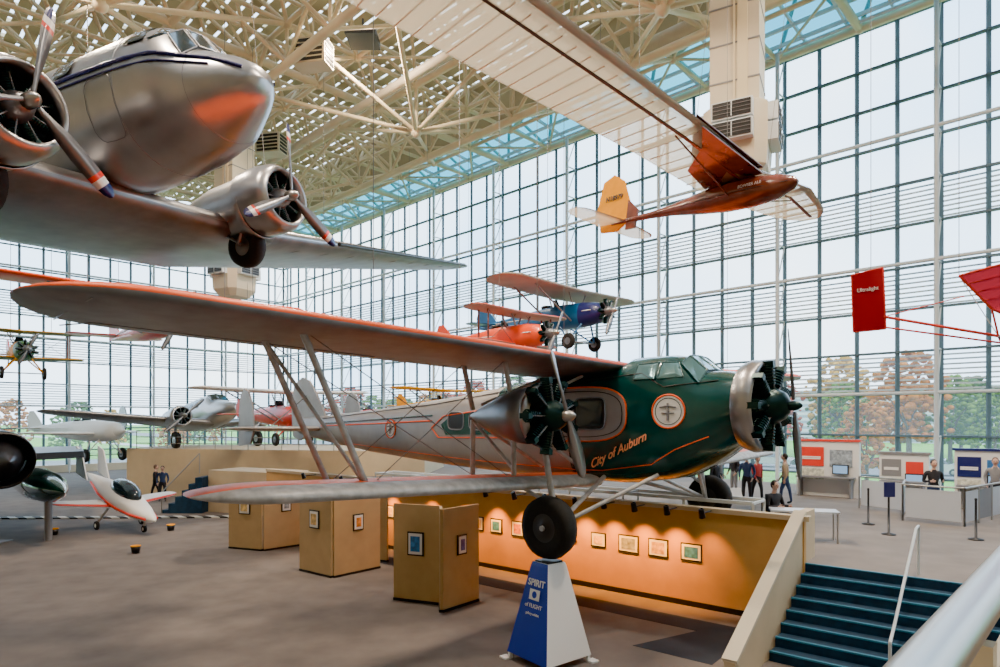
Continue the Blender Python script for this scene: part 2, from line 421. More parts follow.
# floor dark stripes
DK=mat('dark_carpet_band',(.020,.026,.038),.95,0,.1,3)
mb=MB(); mb.prism([Wp(16,1.65),Wp(.8,1.65),Wp(.8,.95),Wp(16,.95)],.001,.006,DK)
mb.prism([Wp(2.2,3.2),Wp(.7,3.2),Wp(.7,1.65),Wp(1.6,1.65)],.001,.006,DK); mb.obj('carpet_band')
# stairs
STEPM=mat('blue_stair_carpet',(.008,.036,.075),.8,0,.2,6); NOSE=mat('stair_nosing',(.03,.18,.28),.5)
mb=MB(); NS=8; rs=TZ/NS; td=.34; SW=4.6
for k in range(NS-1):
    z=TZ-(k+1)*rs
    mb.prism([Wp(0,.0+k*td),Wp(-SW,.0+k*td),Wp(-SW,(k+1)*td),Wp(0,(k+1)*td)][::-1],.002,z,STEPM)
    mb.beam(Wp(0,(k+1)*td-.02,z+.006),Wp(-SW,(k+1)*td-.02,z+.006),.05,.03,NOSE)
mb.beam(Wp(0,-.03,TZ+.006),Wp(-SW,-.03,TZ+.006),.06,.02,NOSE)
mb.prism([Wp(0,-.098),Wp(-SW,-.098),Wp(-SW,.0),Wp(0,.0)][::-1],.002,TZ-.01,STEPM)
mb.obj('staircase')
def stairwall(name,s):
    mb=MB(); a=[Wp(s,-.9,0.003),Wp(s,4.0,.003),Wp(s,4.0,.42),Wp(s,-.1,2.3),Wp(s,-.9,2.3)]
    mb.slab(a,WD,.18,BEIGEW)
    mb.beam(Wp(s,4.0,.44),Wp(s,-.1,2.32),.24,.06,CREAM)
    mb.obj(name)
stairwall('wall_stair',.12); 
mb=MB()
for s in (-4.4,-1.9):
    pts=[Wp(s,3.0,0.0),Wp(s,3.0,.9),Wp(s,2.6,1.05),Wp(s,0,TZ+.92),Wp(s,-.35,TZ+.92),Wp(s,-.35,TZ)]
    mb.path(pts,.024,PIPE,8)
mb.obj('stair_handrail')
# balcony near camera
mb=MB()
mb.box((.15,-1.6,2.52),(9,4.2,.16),BEIGEW,z=.785)
mb.obj('balcony_floor')
mb=MB()
p=V((.32,.66,EYE-.41)); q=V((2.62,3.03,EYE-.41)); mb.tube(p,q,.045,STEEL,24)
d=(q-p).normalized(); 
for k in (.95,2.3):
    b=p+d*k
    mb.box(b+V((0,0,-.65)),(.05,.09,1.2),CREAM,z=.78)
mb.beam(p+V((0,0,-.22)),q+V((0,0,-.22)),.03,.05,CREAM)
mb.beam(p+V((0,0,-1.15)),q+V((0,0,-1.15)),.12,.16,CREAM)
mb.obj('balcony_railing')
# ------------------------------------------------------------------ BIG TRIMOTOR BIPLANE
YA=math.atan2(-.70,.71)
A=empty('trimotor_biplane',(2.0,14.3,EYE),(0,0,YA))
bd=Body([(3.75,.80,-.30,.55,2.1),(3.55,.86,-.45,.66,2.1),(3.3,.92,-.65,.76,2.3),(3.0,.93,-.85,.84,2.6),(2.95,.94,-.87,.85,2.7),(2.6,1.22,-1.05,.92,3),(2.3,1.27,-1.15,.96,3.2),(1.5,1.27,-1.28,1.0,3.4),(1.2,1.10,-1.3,1.0,3.6),(.3,.98,-1.3,1.0,3.8),(0,.97,-1.3,1.0,3.8),(-1.2,.93,-1.3,1.0,3.8),(-4,.62,-1.22,.95,3.6),(-8,.32,-1.0,.68,3.2),(-11,.16,-.75,.36,2.8),(-13.2,.06,-.5,.07,2.2)])
mb=MB()
xs=[3.75,3.55,3.3,3.0,2.95,2.6,2.3,1.9,1.5,1.2,.8,.5,.2,0,-.4,-.8,-1.2,-2,-3,-4,-5,-6,-7,-8,-9,-10,-11,-12,-13.2]
bd.mesh(mb,GREEN,xs,lambda j,i:(GREEN if xs[j]>.21 or (xs[j]>-1.3 and 3<=i<=10) else FABG))
for sg in (-1,1):
    o1=ell(.35,.12,1.28,.56,36,3); bd.decal(mb,o1,FABG,sg,.012); bd.line(mb,o1,.018,ORANGE,sg)
    bd.line(mb,ell(.35,.12,1.18,.47,36,3),.010,BLACK,sg)
    for cx in(-.25,.75): 
        bd.decal(mb,ell(cx,.13,.40,.33,20,5),BLACK,sg,.018); bd.decal(mb,ell(cx,.13,.32,.25,20,6),DARKGL,sg,.03)
        bd.line(mb,ell(cx,.13,.40,.33,20,5),.018,FABL,sg,True,.025)
    o2=[(-1.2,.35),(-3.9,.1),(-4.4,-.2),(-4.1,-.45),(-1.2,-.4),(-.95,-.05)]
    bd.decal(mb,[(-1.2,.30),(-3.6,.12),(-4.0,-.12),(-3.8,-.38),(-1.2,-.32),(-1.05,0)],GREEN,sg,.012)
    bd.line(mb,o2,.016,ORANGE,sg)
    for cx in (-1.75,-2.6,-3.4):
        bd.decal(mb,ell(cx,-.02,.3,.22,20,4),BLACK,sg,.018); bd.line(mb,ell(cx,-.02,.3,.22,20,4),.016,FABL,sg,True,.02)
    bd.line(mb,[(3.2,-.3),(2.6,-.55),(2.1,-.85),(1.0,-1.02),(.4,-1.04),(-3,-.98),(-9,-.74)],.009,ORANGE,sg,False,sub=4)
    bd.line(mb,[(3.3,.72),(2.4,.62),(1.9,.9),(1.3,.86),(-1,.75),(-4.4,.42),(-11,.05)],.010,BLACK,sg,False,sub=4)
    bd.line(mb,[(-4.4,-.02),(-7,-.1),(-11,-.2)],.02,ORANGE,sg,False,sub=4)
    bd.line(mb,[(-4.4,.12),(-7,.02),(-11,-.12)],.02,GREEN,sg,False,sub=4)
    for cx,cz,r in((2.5,.16,.31),(-6.4,-.25,.26)):
        bd.decal(mb,ell(cx,cz,r,r),WHITE,sg,.014); bd.line(mb,ell(cx,cz,r,r),.018,ORANGE,sg); bd.line(mb,ell(cx,cz,r*.8,r*.8),.008,GREEN,sg)
        bd.line(mb,[(cx-r*.5,cz+r*.25),(cx,cz+r*.35),(cx+r*.5,cz+r*.25)],.018,GREY,sg,False,.03)
        bd.line(mb,[(cx,cz+r*.5),(cx,cz-r*.55)],.02,GREY,sg,False,.03)
        bd.line(mb,[(cx-r*.4,cz-r*.1),(cx+r*.4,cz-r*.1)],.010,GREY,sg,False,.03)
    bd.decal(mb,[(1.75,1.08),(2.2,1.1),(2.2,.78),(1.75,.78)],TEALGL,sg,.02); bd.decal(mb,[(2.26,1.1),(2.58,1.08),(2.72,.80),(2.26,.78)],TEALGL,sg,.02)
    bd.line(mb,[(1.75,1.08),(2.2,1.1),(2.2,.78),(1.75,.78)],.014,GREEN,sg,True,.02)
    bd.line(mb,[(2.26,1.1),(2.58,1.08),(2.72,.8),(2.26,.78)],.014,GREEN,sg,True,.02)
for y0,y1 in((-.72,-.38),(-.34,-.02),(.02,.34),(.38,.72)):
    a=[bd.top(2.96,y0),bd.top(2.96,y1),bd.top(2.6,y1*.95),bd.top(2.6,y0*.95)]
    a=[p+V((.03,0,.015)) for p in a]; mb.add(a,[(0,1,2,3)],TEALGL); mb.path(a,.014,GREEN,5,True)
mb.obj('fuselage',A)
mb=MB()
radial(mb,(3.98,0,.25),.80,ENGM,ENGM); ringcowl(mb,(3.80,0,.25),.82,.38,SILVER)
mb.lathe([(0,.62),(.1,.55),(.15,.4)],(3.66,0,.25),(1,0,0),BLACK)
prop(mb,(4.42,0,.25),1.35,2,math.radians(-78),SILVERD,ENGM,.085,hs=.6)
for sg in(-1,1):
    c=V((1.35,sg*3.1,.07))
    mb.lathe([(-1.9,.03),(-1.5,.2),(-1.0,.38),(-.5,.50),(-.15,.5),(-.1,.3)],c,(1,0,0),SILVERD,24)
    radial(mb,c+V((.1,0,0)),.66,ENGM,ENGM)
    mb.lathe([(-.12,.54),(-.02,.56),(.02,.45)],c,(1,0,0),SILVER,24)
    prop(mb,c+V((.5,0,0)),1.15,2,math.radians(112 if sg<0 else 60),SILVER,STEEL,.12,hs=.7)
mb.obj('engines',A)
mb=MB()
for sg in(-1,1):
    wing(mb,sg,0,10.4,1.3,1.25,2.65,2.5,1.06,1.36,.10,ORANGE,FABL,ORANGE,rnd=1.3,ns=12,n=14,lew=1)
    wing(mb,sg,.9,8.6,1.0,1.0,2.1,2.0,-1.28,-.98,.13,ORANGE,FABW,FABW,rnd=1.0,ns=10,n=12,tw=.0,lew=3)
    for y in [1+.42*i for i in range(22)]:
        z=1.06+.03*y; mb.beam((.9,sg*y,z-.078),(-.9,sg*y,z-.105),.014,.014,SILVERD)
    mb.beam((-.75,sg*5.2,1.06+.03*5.2-.115),(-.75,sg*9.4,1.06+.03*9.4-.11),.02,.012,GREY)
    mb.beam((-.75,sg*9.4,1.24),(-1.2,sg*9.7,1.22),.02,.012,GREY)
mb.obj('wings',A)
mb=MB()
def strut(a,b,w=.05): 
    mb.tube(a,b,w,FABW,8)
for sg in(-1,1):
    lf=V((.55,sg*6.2,-1.02)); lr=V((-.55,sg*6.2,-1.05)); uf=V((.6,sg*7.3,1.24)); ur=V((-.5,sg*7.3,1.18))
    strut(lf,uf); strut(lr,ur); strut(lf,ur,.03)
    for x in(.55,-.55):
        strut((x,sg*3.05,-1.1),(x,sg*3.05,.0)); strut((x,sg*3.05,.2),(x,sg*3.3,1.1)); strut((x,sg*1,-1.0),(x,sg*3.0,0),.04)
        strut((x,sg*1.0,.9),(x,sg*2.8,.3),.035)
    strut((.55,sg*3.05,-.9),(-.55,sg*3.05,.0),.035)
    for a,b in (((.55,6.2,-1.02),(.6,3.3,1.1)),((.55,3.05,-1.1),(.6,7.3,1.24)),((-.5,3.05,-1.1),(-.5,7.3,1.18)),((-.55,6.2,-1.02),(-.5,3.3,1.1))):
        mb.tube((a[0],sg*a[1],a[2]),(b[0],sg*b[1],b[2]),.008,CABLE,4)
    w=V((1.35,sg*3.0,-1.88)); wheel(mb,w,.56,.34,DGREY)
    strut(w+V((0,-sg*.22,0)),(1.1,sg*2.85,-.4),.06); strut(w+V((0,-sg*.2,0)),(1.0,sg*.85,-1.15),.045); strut(w+V((0,-sg*.2,0)),(-.4,sg*.9,-1.2),.045)
    strut(w+V((0,-sg*.2,0)),w+V((0,sg*.2,0)),.05); strut((1.2,sg*2.8,-1.5),(.5,sg*3.0,-1.15),.035); strut(w+V((0,-sg*.22,0)),(2.2,sg*.8,-1.05),.04)
    mb.tube((.4,sg*6,1.15),(.4,sg*6,ZC-EYE),.007,CABLE,4)
    mb.tube((.4,sg*1.4,1.15),(.4,sg*1.4,ZC-EYE),.007,CABLE,4)
mb.obj('struts_and_gear',A)
mb=MB()
for sg in(-1,1):
    wing(mb,sg,.05,3.2,-11.0,-11.5,2.2,1.5,-.32,-.28,.07,FABG,FABG,None,rnd=.7,ns=4)
    fin(mb,[(-12.9+p[0],p[1]) for p in [(-.55,-.9),(.35,-.8),(.62,-.3),(.5,.45),(.2,.95),(-.1,1.08),(-.4,.9),(-.55,.3)]],sg*2.1,.06,FABG)
    mb.tube((-12.2,sg*1.6,-.25),(-12.6,0,.9),.02,CABLE,5)
fin(mb,[(-11.2,-.0),(-11.9,.9),(-12.4,1.4),(-12.9,1.55),(-13.5,1.3),(-13.7,.4),(-13.6,-.6),(-13.1,-.75),(-12.5,-.5)],0,.08,FABG)
mb.obj('tail',A)
LETT=mat('lettering_orange',(.92,.36,.16),.4)
p=bd.side(1.40,-.62,-1,.03)
text('nose_name_lettering','City of Auburn',.235,LETT,frame(p,(1,0,.48),(-.0,0,1)),A,shear=.6,off=.003)
def wl(x,y,z): 
    ca,sa=math.cos(YA),math.sin(YA); return V((2+x*ca-y*sa,14.3+x*sa+y*ca,EYE+z))
c=wl(1.35,-3.0,0); c.z=0
mb=MB(); R=Matrix.Rotation(math.radians(38),3,'Z')
def sq(h,z): return [R@V((a*h,b*h,z)) for a,b in((-1,-1),(1,-1),(1,1),(-1,1))]
BH=.52
mb.loft([sq(BH,.12),sq(.22,1.66),sq(.20,1.72)],WHITE,smooth=False,mfn=lambda j,i:(BLUES if i in(3,) else WHITE))
for a,b in((-1,-1),(1,-1),(1,1),(-1,1)):
    q=R@V((a*.48,b*.48,0)); mb.box((q.x,q.y,.06),(.06,.06,.12),WHITE,z=.66); q=q*1.12; mb.box((q.x,q.y,.015),(.16,.16,.03),WHITE,z=.66)
mb.box((0,0,1.735),(.34,.34,.03),BLACK,z=.66)
SD=mb.obj('wheel_display_stand',loc=c)
ld=(R@V((0,-1,0)))
def facept(v,z):
    h=BH+(.22-BH)*(z-.12)/1.54; return R@V((-h-.012,v,z))
up=(facept(0,1.5)-facept(0,.3))
text('sign_title','SPIRIT',.16,WHITE,frame(facept(0,1.38),ld,up),SD,off=.003)
text('sign_subtitle','of FLIGHT',.10,WHITE,frame(facept(0,1.0),ld,up),SD)
text('sign_small','gallery exhibit',.06,WHITE,frame(facept(0,.87),ld,up),SD)
mm=MB(); 
fr=frame(facept(0,1.19),ld,up)
def fp(x,y,o=.01): return fr@V((x,y,o))
mm.add([fp(*q) for q in((-.13,-.09),(.13,-.09),(.13,.09),(-.13,.09))],[(0,1,2,3)],WHITE)
mm.add([fp(.06*math.cos(k),.06*math.sin(k),.014) for k in [i*math.pi/8 for i in range(16)]],[tuple(range(16))],BLUES)
mm.obj('sign_emblem',SD)
c2=wl(1.35,3.0,0); mb=MB()
mb.loft([sq(.5,TZ+.002),sq(.3,1.66),sq(.28,1.74)],WHITE,smooth=False); mb.obj('wheel_display_stand',loc=(c2.x,c2.y,0))
# ------------------------------------------------------------------ TWIN-ENGINE AIRLINER (upper left)
D=empty('twin_engine_airliner',(-6.2,12.0,EYE+4.86),(math.radians(3),math.radians(-3),math.atan2(-.43,.903)))
db=Body([(r[0]-.35,r[1]+.22,r[2]+.30,r[3]*.97,r[4]) for r in [(2.85,.62,.52,.05,2),(2.81,.78,.34,.24,2),(2.68,.90,.18,.40,2),(2.45,1.04,.02,.58,2),(2.15,1.17,-.16,.76,2),(1.95,1.24,-.27,.88,2),(1.80,1.30,-.34,.95,2.1),(1.45,1.72,-.44,1.07,2.1),(1.1,1.87,-.52,1.15,2.1),(.6,1.94,-.58,1.20,2.1),(-.5,1.96,-.66,1.25,2.1),(-2,1.96,-.66,1.25,2.1),(-7,1.95,-.6,1.25,2.1),(-10,1.9,-.25,1.05,2.1),(-13,1.75,.3,.7,2.1),(-16,1.6,.8,.3,2.1),(-17.2,1.45,1.1,.06,2)]])
mb=MB(); db.mesh(mb,SILVER,[2.5,2.46,2.4,2.33,2.23,2.1,1.95,1.8,1.7,1.6,1.45,1.27,1.1,.92,.75,.5,.25,-.15,-.85,-1.5,-2.35,-3,-4,-5,-6,-7.35,-8,-9,-10.35,-11.5,-13.35,-14.5,-16.35,-17.55],n=36)
for sg in(-1,1):
    db.line(mb,[(2.35,.92),(1.9,1.10),(1,1.24),(-2,1.32),(-9,1.34),(-15,1.5)],.035,NAVY,sg,False,sub=6)
    db.line(mb,[(1.9,.98),(1,1.10),(-2,1.18),(-9,1.20),(-15,1.4)],.016,NAVY,sg,False,sub=6)
    for i in range(8): db.decal(mb,ell(-1.2-i*1.05,1.56,.26,.17,16,4),DARKGL,sg,.03)
    db.decal(mb,[(1.2,1.84),(.85,1.9),(.85,1.55),(1.37,1.50)],DARKGL,sg,.03)
    db.decal(mb,[(.77,1.92),(.35,1.92),(.35,1.56),(.77,1.55)],DARKGL,sg,.03)
    db.line(mb,ell(-.15,.6,.34,.5,20,5),.006,SILVERD,sg)
for y0,y1 in((-.80,-.46),(-.4,-.03),(.03,.4),(.46,.80)):
    a=[db.top(1.45,y0),db.top(1.45,y1),db.top(1.12,y1*.95),db.top(1.12,y0*.95)]
    a=[p+V((.03,0,.02)) for p in a]; mb.add(a,[(0,1,2,3)],DARKGL); mb.path(a,.014,SILVERD,5,True)
for xx in (1.55,.2,-1.3,-2.8,-4.3,-5.8): mb.path(db.ring(xx,36),.006,SILVERD,4,True)
mb.obj('fuselage',D)
mb=MB()
for sg in(-1,1):
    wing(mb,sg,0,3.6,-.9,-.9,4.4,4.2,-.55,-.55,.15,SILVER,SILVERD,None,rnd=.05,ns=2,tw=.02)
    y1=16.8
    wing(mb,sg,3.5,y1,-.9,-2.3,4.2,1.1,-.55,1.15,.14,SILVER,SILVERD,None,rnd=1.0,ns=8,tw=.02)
    for f in [i/10 for i in range(1,10)]:
        y=3.5+(y1-3.5)*f; z=-.55+1.7*f; c=4.2-3.1*f; xl=-.9-1.4*f
        mb.beam((xl-.3,sg*y,z-.04*c-.03),(xl-c*.8,sg*y,z-.04*c+.01),.015,.012,GREY)
    mb.tube((-.95,sg*6,-.23),(-2.2,sg*15.8,1.02),.06,BLACK,6)
    c=V((.35,sg*2.65,0))
    mb.lathe([(-3.2,.05),(-2.4,.35),(-1.2,.62),(-.2,.70),(0,.74),(-.0,.72)],c+V((-.75,0,-.1)),(1,0,0),SILVER,28)
    mb.lathe([(-.95,.72),(-.6,.76),(-.2,.74),(.02,.62),(.0,.56),(-.3,.6),(-.5,.62)],c+V((0,0,-.05)),(1,0,0),SILVER,32)
    mb.lathe([(-.55,.62),(-.55,.001)],c,(1,0,0),BLACK,20)
    radial(mb,c+V((-.3,0,-.05)),.54,ENGM,SILVERD,9)
    prop(mb,c+V((.15,0,-.05)),1.6,3,math.radians(75 if sg<0 else 88),SILVERD,STEEL,.13,(NAVY,WHITE,RED),.8)
    wheel(mb,c+V((-1.3,0,-.95)),.48,.34,SILVERD); mb.tube(c+V((-1.3,-.25,-.95)),c+V((-1.0,-.25,-.3)),.05,SILVERD); mb.tube(c+V((-1.3,.25,-.95)),c+V((-1.0,.25,-.3)),.05,SILVERD)
    mb.tube(c+V((-1.2,.25,-.95)),c+V((-2.3,.25,-.3)),.035,SILVERD); mb.tube(c+V((-1.2,-.25,-.95)),c+V((-2.3,-.25,-.3)),.035,SILVERD)
    mb.tube((-2,sg*4.5,-.3),(-2,sg*4.5,ZC-EYE-4.7),.012,CABLE,4)
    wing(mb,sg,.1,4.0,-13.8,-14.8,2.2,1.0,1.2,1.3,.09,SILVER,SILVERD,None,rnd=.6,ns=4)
fin(mb,[(-13,1.7),(-14.5,2.6),(-15.5,4.0),(-16.3,4.3),(-17.2,4.0),(-17.5,2.5),(-17.3,1.1)],0,.12,SILVER)
mb.obj('wings_and_engines',D)
# ------------------------------------------------------------------ SAILPLANE
SKIN=mat_translucent('sailplane_fabric',(.60,.57,.47),.6,.48,(.9,.9,.87))
G=empty('wooden_sailplane',(4.42,12.4,EYE+4.32),(math.radians(-5),math.radians(4),math.atan2(-.80,.60))); G.scale=(.8,.8,.8)
mb=MB()
gb=Body([(1.75,.02,-.04,.04,2),(1.65,.13,-.16,.15,2),(1.3,.25,-.30,.25,2.1),(.7,.33,-.37,.30,2.1),(0,.36,-.36,.30,2.1),(-.8,.27,-.27,.24,2.1),(-1.6,.15,-.15,.14,2.1),(-2.4,.09,-.09,.08,2),(-3.8,.06,-.05,.05,2)])
gb.mesh(mb,WOOD,[1.75,1.65,1.5,1.3,1,.7,.35,0,-.4,-.8,-1.2,-1.6,-1.9,-2.4,-3.8],n=20)
for sg in(-1,1):
    gb.line(mb,[(1.6,-.02),(.8,-.05),(0,-.04),(-1.2,-.02)],.008,BLACK,sg,False)
text('pod_lettering','BOWSER ALB',.10,WHITE,frame((.75,-.32,.04),(1,0,0),(0,0,1)),G)
mb.loft([[V((x,y,z)) for y,z in((-.1,.25),(.1,.25),(.08,.46),(-.08,.46))] for x in(.6,-.5)],WOOD,smooth=False)
mb.obj('fuselage_pod',G)
mb=MB(); WZ=.42
for sg in(-1,1):
    wing(mb,sg,0,2.2,.8,.85,1.75,2.0,WZ,WZ+.25,.10,SKIN,SKIN,WOOD,rnd=.01,ns=4,n=8)
    L1=10.5 if sg<0 else 3.9
    cT=2.9 if sg<0 else 1.0
    wing(mb,sg,2.2,L1,.85,1.0 if sg<0 else .5,2.0,cT,WZ+.25,WZ+.85 if sg<0 else WZ+.1,.08,SKIN,SKIN,WOOD,rnd=.8,ns=8,n=8)
    y=.4
    while y<L1-.3:
        z=WZ+.114*min(y,2.2)+(.072 if sg<0 else -.088)*max(0,y-2.2)
        cc=1.9 if y<2.2 else 2.0+(cT-2.0)*(y-2.2)/(L1-2.2)
        mb.beam((.6,sg*y,z-.06),(.8-cc*.93,sg*y,z-.08),.02,.02,CREAM); y+=.36
    mb.beam((.3,sg*.1,WZ-.07),(.3,sg*2.2,WZ+.16),.07,.03,WOOD); mb.beam((.3,sg*2.2,WZ+.16),(.25,sg*(L1-.5),WZ+.74 if sg<0 else WZ),.07,.03,BLACK)
    mb.tube((.2,sg*.25,-.1),(.2,sg*2.4,WZ+.16),.02,WOOD,6)
    mb.tube((0,sg*1.5,WZ+.2),(0,sg*1.5,(ZC-EYE-4.4)/.8),.006,CABLE,4)
mb.slab([V((.86,.0,WZ+.10)),V((-.5,.0,WZ+.10)),V((-.2,-1.3,WZ+.25)),V((.86,-2.6,WZ+.36))],(0,0,1),.02,WOOD)
mb.slab([V((.86,.0,WZ-.045)),V((-.7,.0,WZ-.08)),V((-.5,-1.0,WZ+.02)),V((.4,-1.7,WZ+.10)),V((.89,-2.4,WZ+.17))],(0,0,1),.02,WOOD)
for sg in(-1,1): wing(mb,sg,.05,1.6,-3.3,-3.5,1.0,.7,.02,.02,.06,SKIN,SKIN,WOOD,rnd=.4,ns=3)
mb.obj('wing_panels',G)
mb=MB(); fin(mb,[(-3.15,.0),(-3.2,.55),(-3.5,1.2),(-3.9,1.45),(-4.3,1.3),(-4.45,.5),(-4.2,-.2),(-3.6,-.25)],0,.05,YEL)
fin(mb,[(-2.9,-.25),(-2.85,.25),(-3.25,.6),(-3.25,-.25)],0,.06,WOOD)
mb.obj('rudder',G)
text('rudder_number','N18979',.20,BLACK,frame((-3.8,-.04,.75),(1,0,0),(0,0,1)),G,off=.005)
# ------------------------------------------------------------------ small aircraft generator
def plane(name,loc,yaw,L=7.,r=.5,span=9.,chord=1.4,wz=(.9,),cf=RED,cw=RED,cu=None,ct=None,eng='radial',gear=True,hang=True,roll=0,pitch=0,nose=None,wsp=None,finc=None):
    e=empty(name,loc,(roll,pitch,yaw)); cu=cu or cw; ct=ct or cf
    a=L*.32
    b=Body([(a,r*.5,-r*.5,r*.5,2),(a-.15,r*.75,-r*.8,r*.75,2),(a-L*.12,r*.95,-r,r*.85,2.3),(a-L*.3,r*1.0,-r,r*.85,2.4),(a-L*.45,r*.95,-r*.9,r*.75,2.4),(a-L*.75,r*.6,-r*.45,r*.4,2.2),(a-L,r*.35,-r*.1,r*.06,2)])
    mb=MB(); xs=[a-L*k/14 for k in range(15)]; b.mesh(mb,cf,sorted(set(xs+[a-.15]),reverse=True),(lambda j,i: (nose or cf) if j<3 else cf),20)
    for sg in(-1,1): b.line(mb,[(a-.3,r*.15),(a-L*.5,r*.2),(a-L*.95,r*.2)],.02,WHITE,sg,False)
    mb.lathe([(0,r*.5),(.06,r*.55),(.1,r*.45)],(a-L*.42,0,r*.9),(0,0,1),BLACK,14)
    mb.slab([(a-L*.34,-r*.45,r*.9),(a-L*.34,r*.45,r*.9),(a-L*.36,r*.3,r*1.5),(a-L*.36,-r*.3,r*1.5)],(1,0,.1),.02,DARKGL)
    if eng=='radial':
        radial(mb,(a+.1,0,0),r*.95,ENGM,SILVERD,9); prop(mb,(a+.42,0,0),L*.16,2,1.1,SILVERD,STEEL,.09,hs=.7)
    elif eng=='inline':
        mb.lathe([(-.1,r*.55),(.2,r*.35),(.35,.01)],(a,0,0),(1,0,0),nose or cf,16); prop(mb,(a+.25,0,0),L*.15,2,.9,WOOD,STEEL,.09,hs=.7)
    elif eng=='jet':
        mb.lathe([(0,r*.5),(.3,r*.3),(.8,.01)],(a,0,0),(1,0,0),cf,16)
    wx=a-L*.14
    for k,z in enumerate(wz):
        sp=span if k==0 else span*.9
        for sg in(-1,1): wing(mb,sg,0 if z>r else r*.5,sp/2,wx-k*.25,wx-k*.25-(0 if eng!='jet' else 2.0),chord,chord*(.95 if eng!='jet' else .45),z,z+span*.012,.1,cu,cw,None,rnd=chord*.5,ns=5)
    if len(wz)>1:
        for sg in(-1,1):
            for x in(wx-.3,wx-chord*.75):
                mb.tube((x,sg*span*.33,wz[1]),(x,sg*span*.33,wz[0]),.03,WOOD,6)
            mb.tube((wx-.3,sg*r*.8,wz[1]),(wx-.3,sg*span*.33,wz[0]),.01,CABLE,4); mb.tube((wx-.3,sg*span*.33,wz[1]),(wx-.3,sg*r*.5,wz[0]),.01,CABLE,4)
    if wz[0]>r:
        for sg in(-1,1):
            for x in(wx-.3,wx-chord*.75): mb.tube((x,sg*r*.6,r*.8),(x,sg*r*1.1,wz[0]),.025,GREY,6)
            if len(wz)==1: 
                for x in(wx-.3,wx-chord*.75): mb.tube((x,sg*r*.8,-r*.5),(x,sg*span*.3,wz[0]),.03,GREY,6)
    for sg in(-1,1): wing(mb,sg,.02,span*.16,a-L*.84,a-L*.88,L*.14,L*.1,r*.2,r*.2,.06,ct,ct,None,rnd=.3,ns=3)
    xt=a-L; fin(mb,[(xt+L*.15,r*.3),(xt+L*.09,r*1.2),(xt+L*.03,r*1.9),(xt-L*.02,r*1.9),(xt-L*.05,r*1.1),(xt-L*.04,0),(xt,-r*.1)],0,.05,finc or ct)
    if gear:
        for sg in(-1,1):
            w=V((wx-.1,sg*r*1.7,-r*2.2)); wheel(mb,w,r*.62,r*.3,SILVERD)
            mb.tube(w,(wx+.1,sg*r*.6,-r*.8),.035,cf,6); mb.tube(w,(wx-.9,sg*r*.6,-r*.8),.03,cf,6)
        mb.tube((wx-.1,-r*1.7,-r*2.2),(wx-.1,r*1.7,-r*2.2),.03,GREY,6)
        mb.tube((xt+.4,0,0),(xt+.2,0,-r*.9),.03,GREY,6)
    if hang:
        for x,y in((wx-.4,-span*.2),(wx-.4,span*.2),(xt+1,0)):
            mb.tube((x,y,wz[0] if y else r*.5),(x,y,ZC-loc[2]),.012,CABLE,4)
    mb.obj('airframe',e); return e
WINGC=mat('cream_brown_wing',(.34,.31,.27),.55,.1,.1,2)
plane('blue_parasol_monoplane',(2.25,24.,EYE+3.82),YA,6.2,.46,7.8,1.7,(.85,),BLUE,WINGC,WINGC,BLUE,'radial',nose=NAVY)
plane('red_biplane',(.25,20.6,EYE+2.62),YA,4.9,.40,4.4,.95,(.72,-.25),REDO,WINGC,REDO,REDO,'radial')
plane('red_wing_monoplane',(-13.6,25,EYE+3.6),YA,8,.5,12,1.7,(1.1,),RED,REDO,REDO,RED,'radial',gear=False)
plane('white_parasol_monoplane',(-10.6,31,EYE+.2),YA,7,.5,9,1.5,(1.1,),RED,WHITE,WHITE,RED,'inline')
plane('yellow_green_biplane',(-24.0,32,EYE+3.4),YA,5.4,.5,6,1.1,(.95,-.35),YEL,mat('olive_paint',(.12,.16,.05),.5),YEL,RED,'radial',nose=mat('field_green',(.08,.2,.06),.5))
plane('red_racer_monoplane',(-8.8,44,EYE+.2),YA,7,.55,8,1.6,(-.3,),RED,WHITE,RED,WHITE,'inline',hang=True,gear=True)
plane('white_jet_trainer',(-27,42,3.5),YA+.3,10,.7,8,2.6,(-.2,),WHITE,WHITE,WHITE,WHITE,'jet',hang=False)
plane('yellow_monoplane',(-3.5,38,EYE+.8),YA,6,.45,8,1.3,(.9,),YEL,YEL,YEL,YEL,'inline')
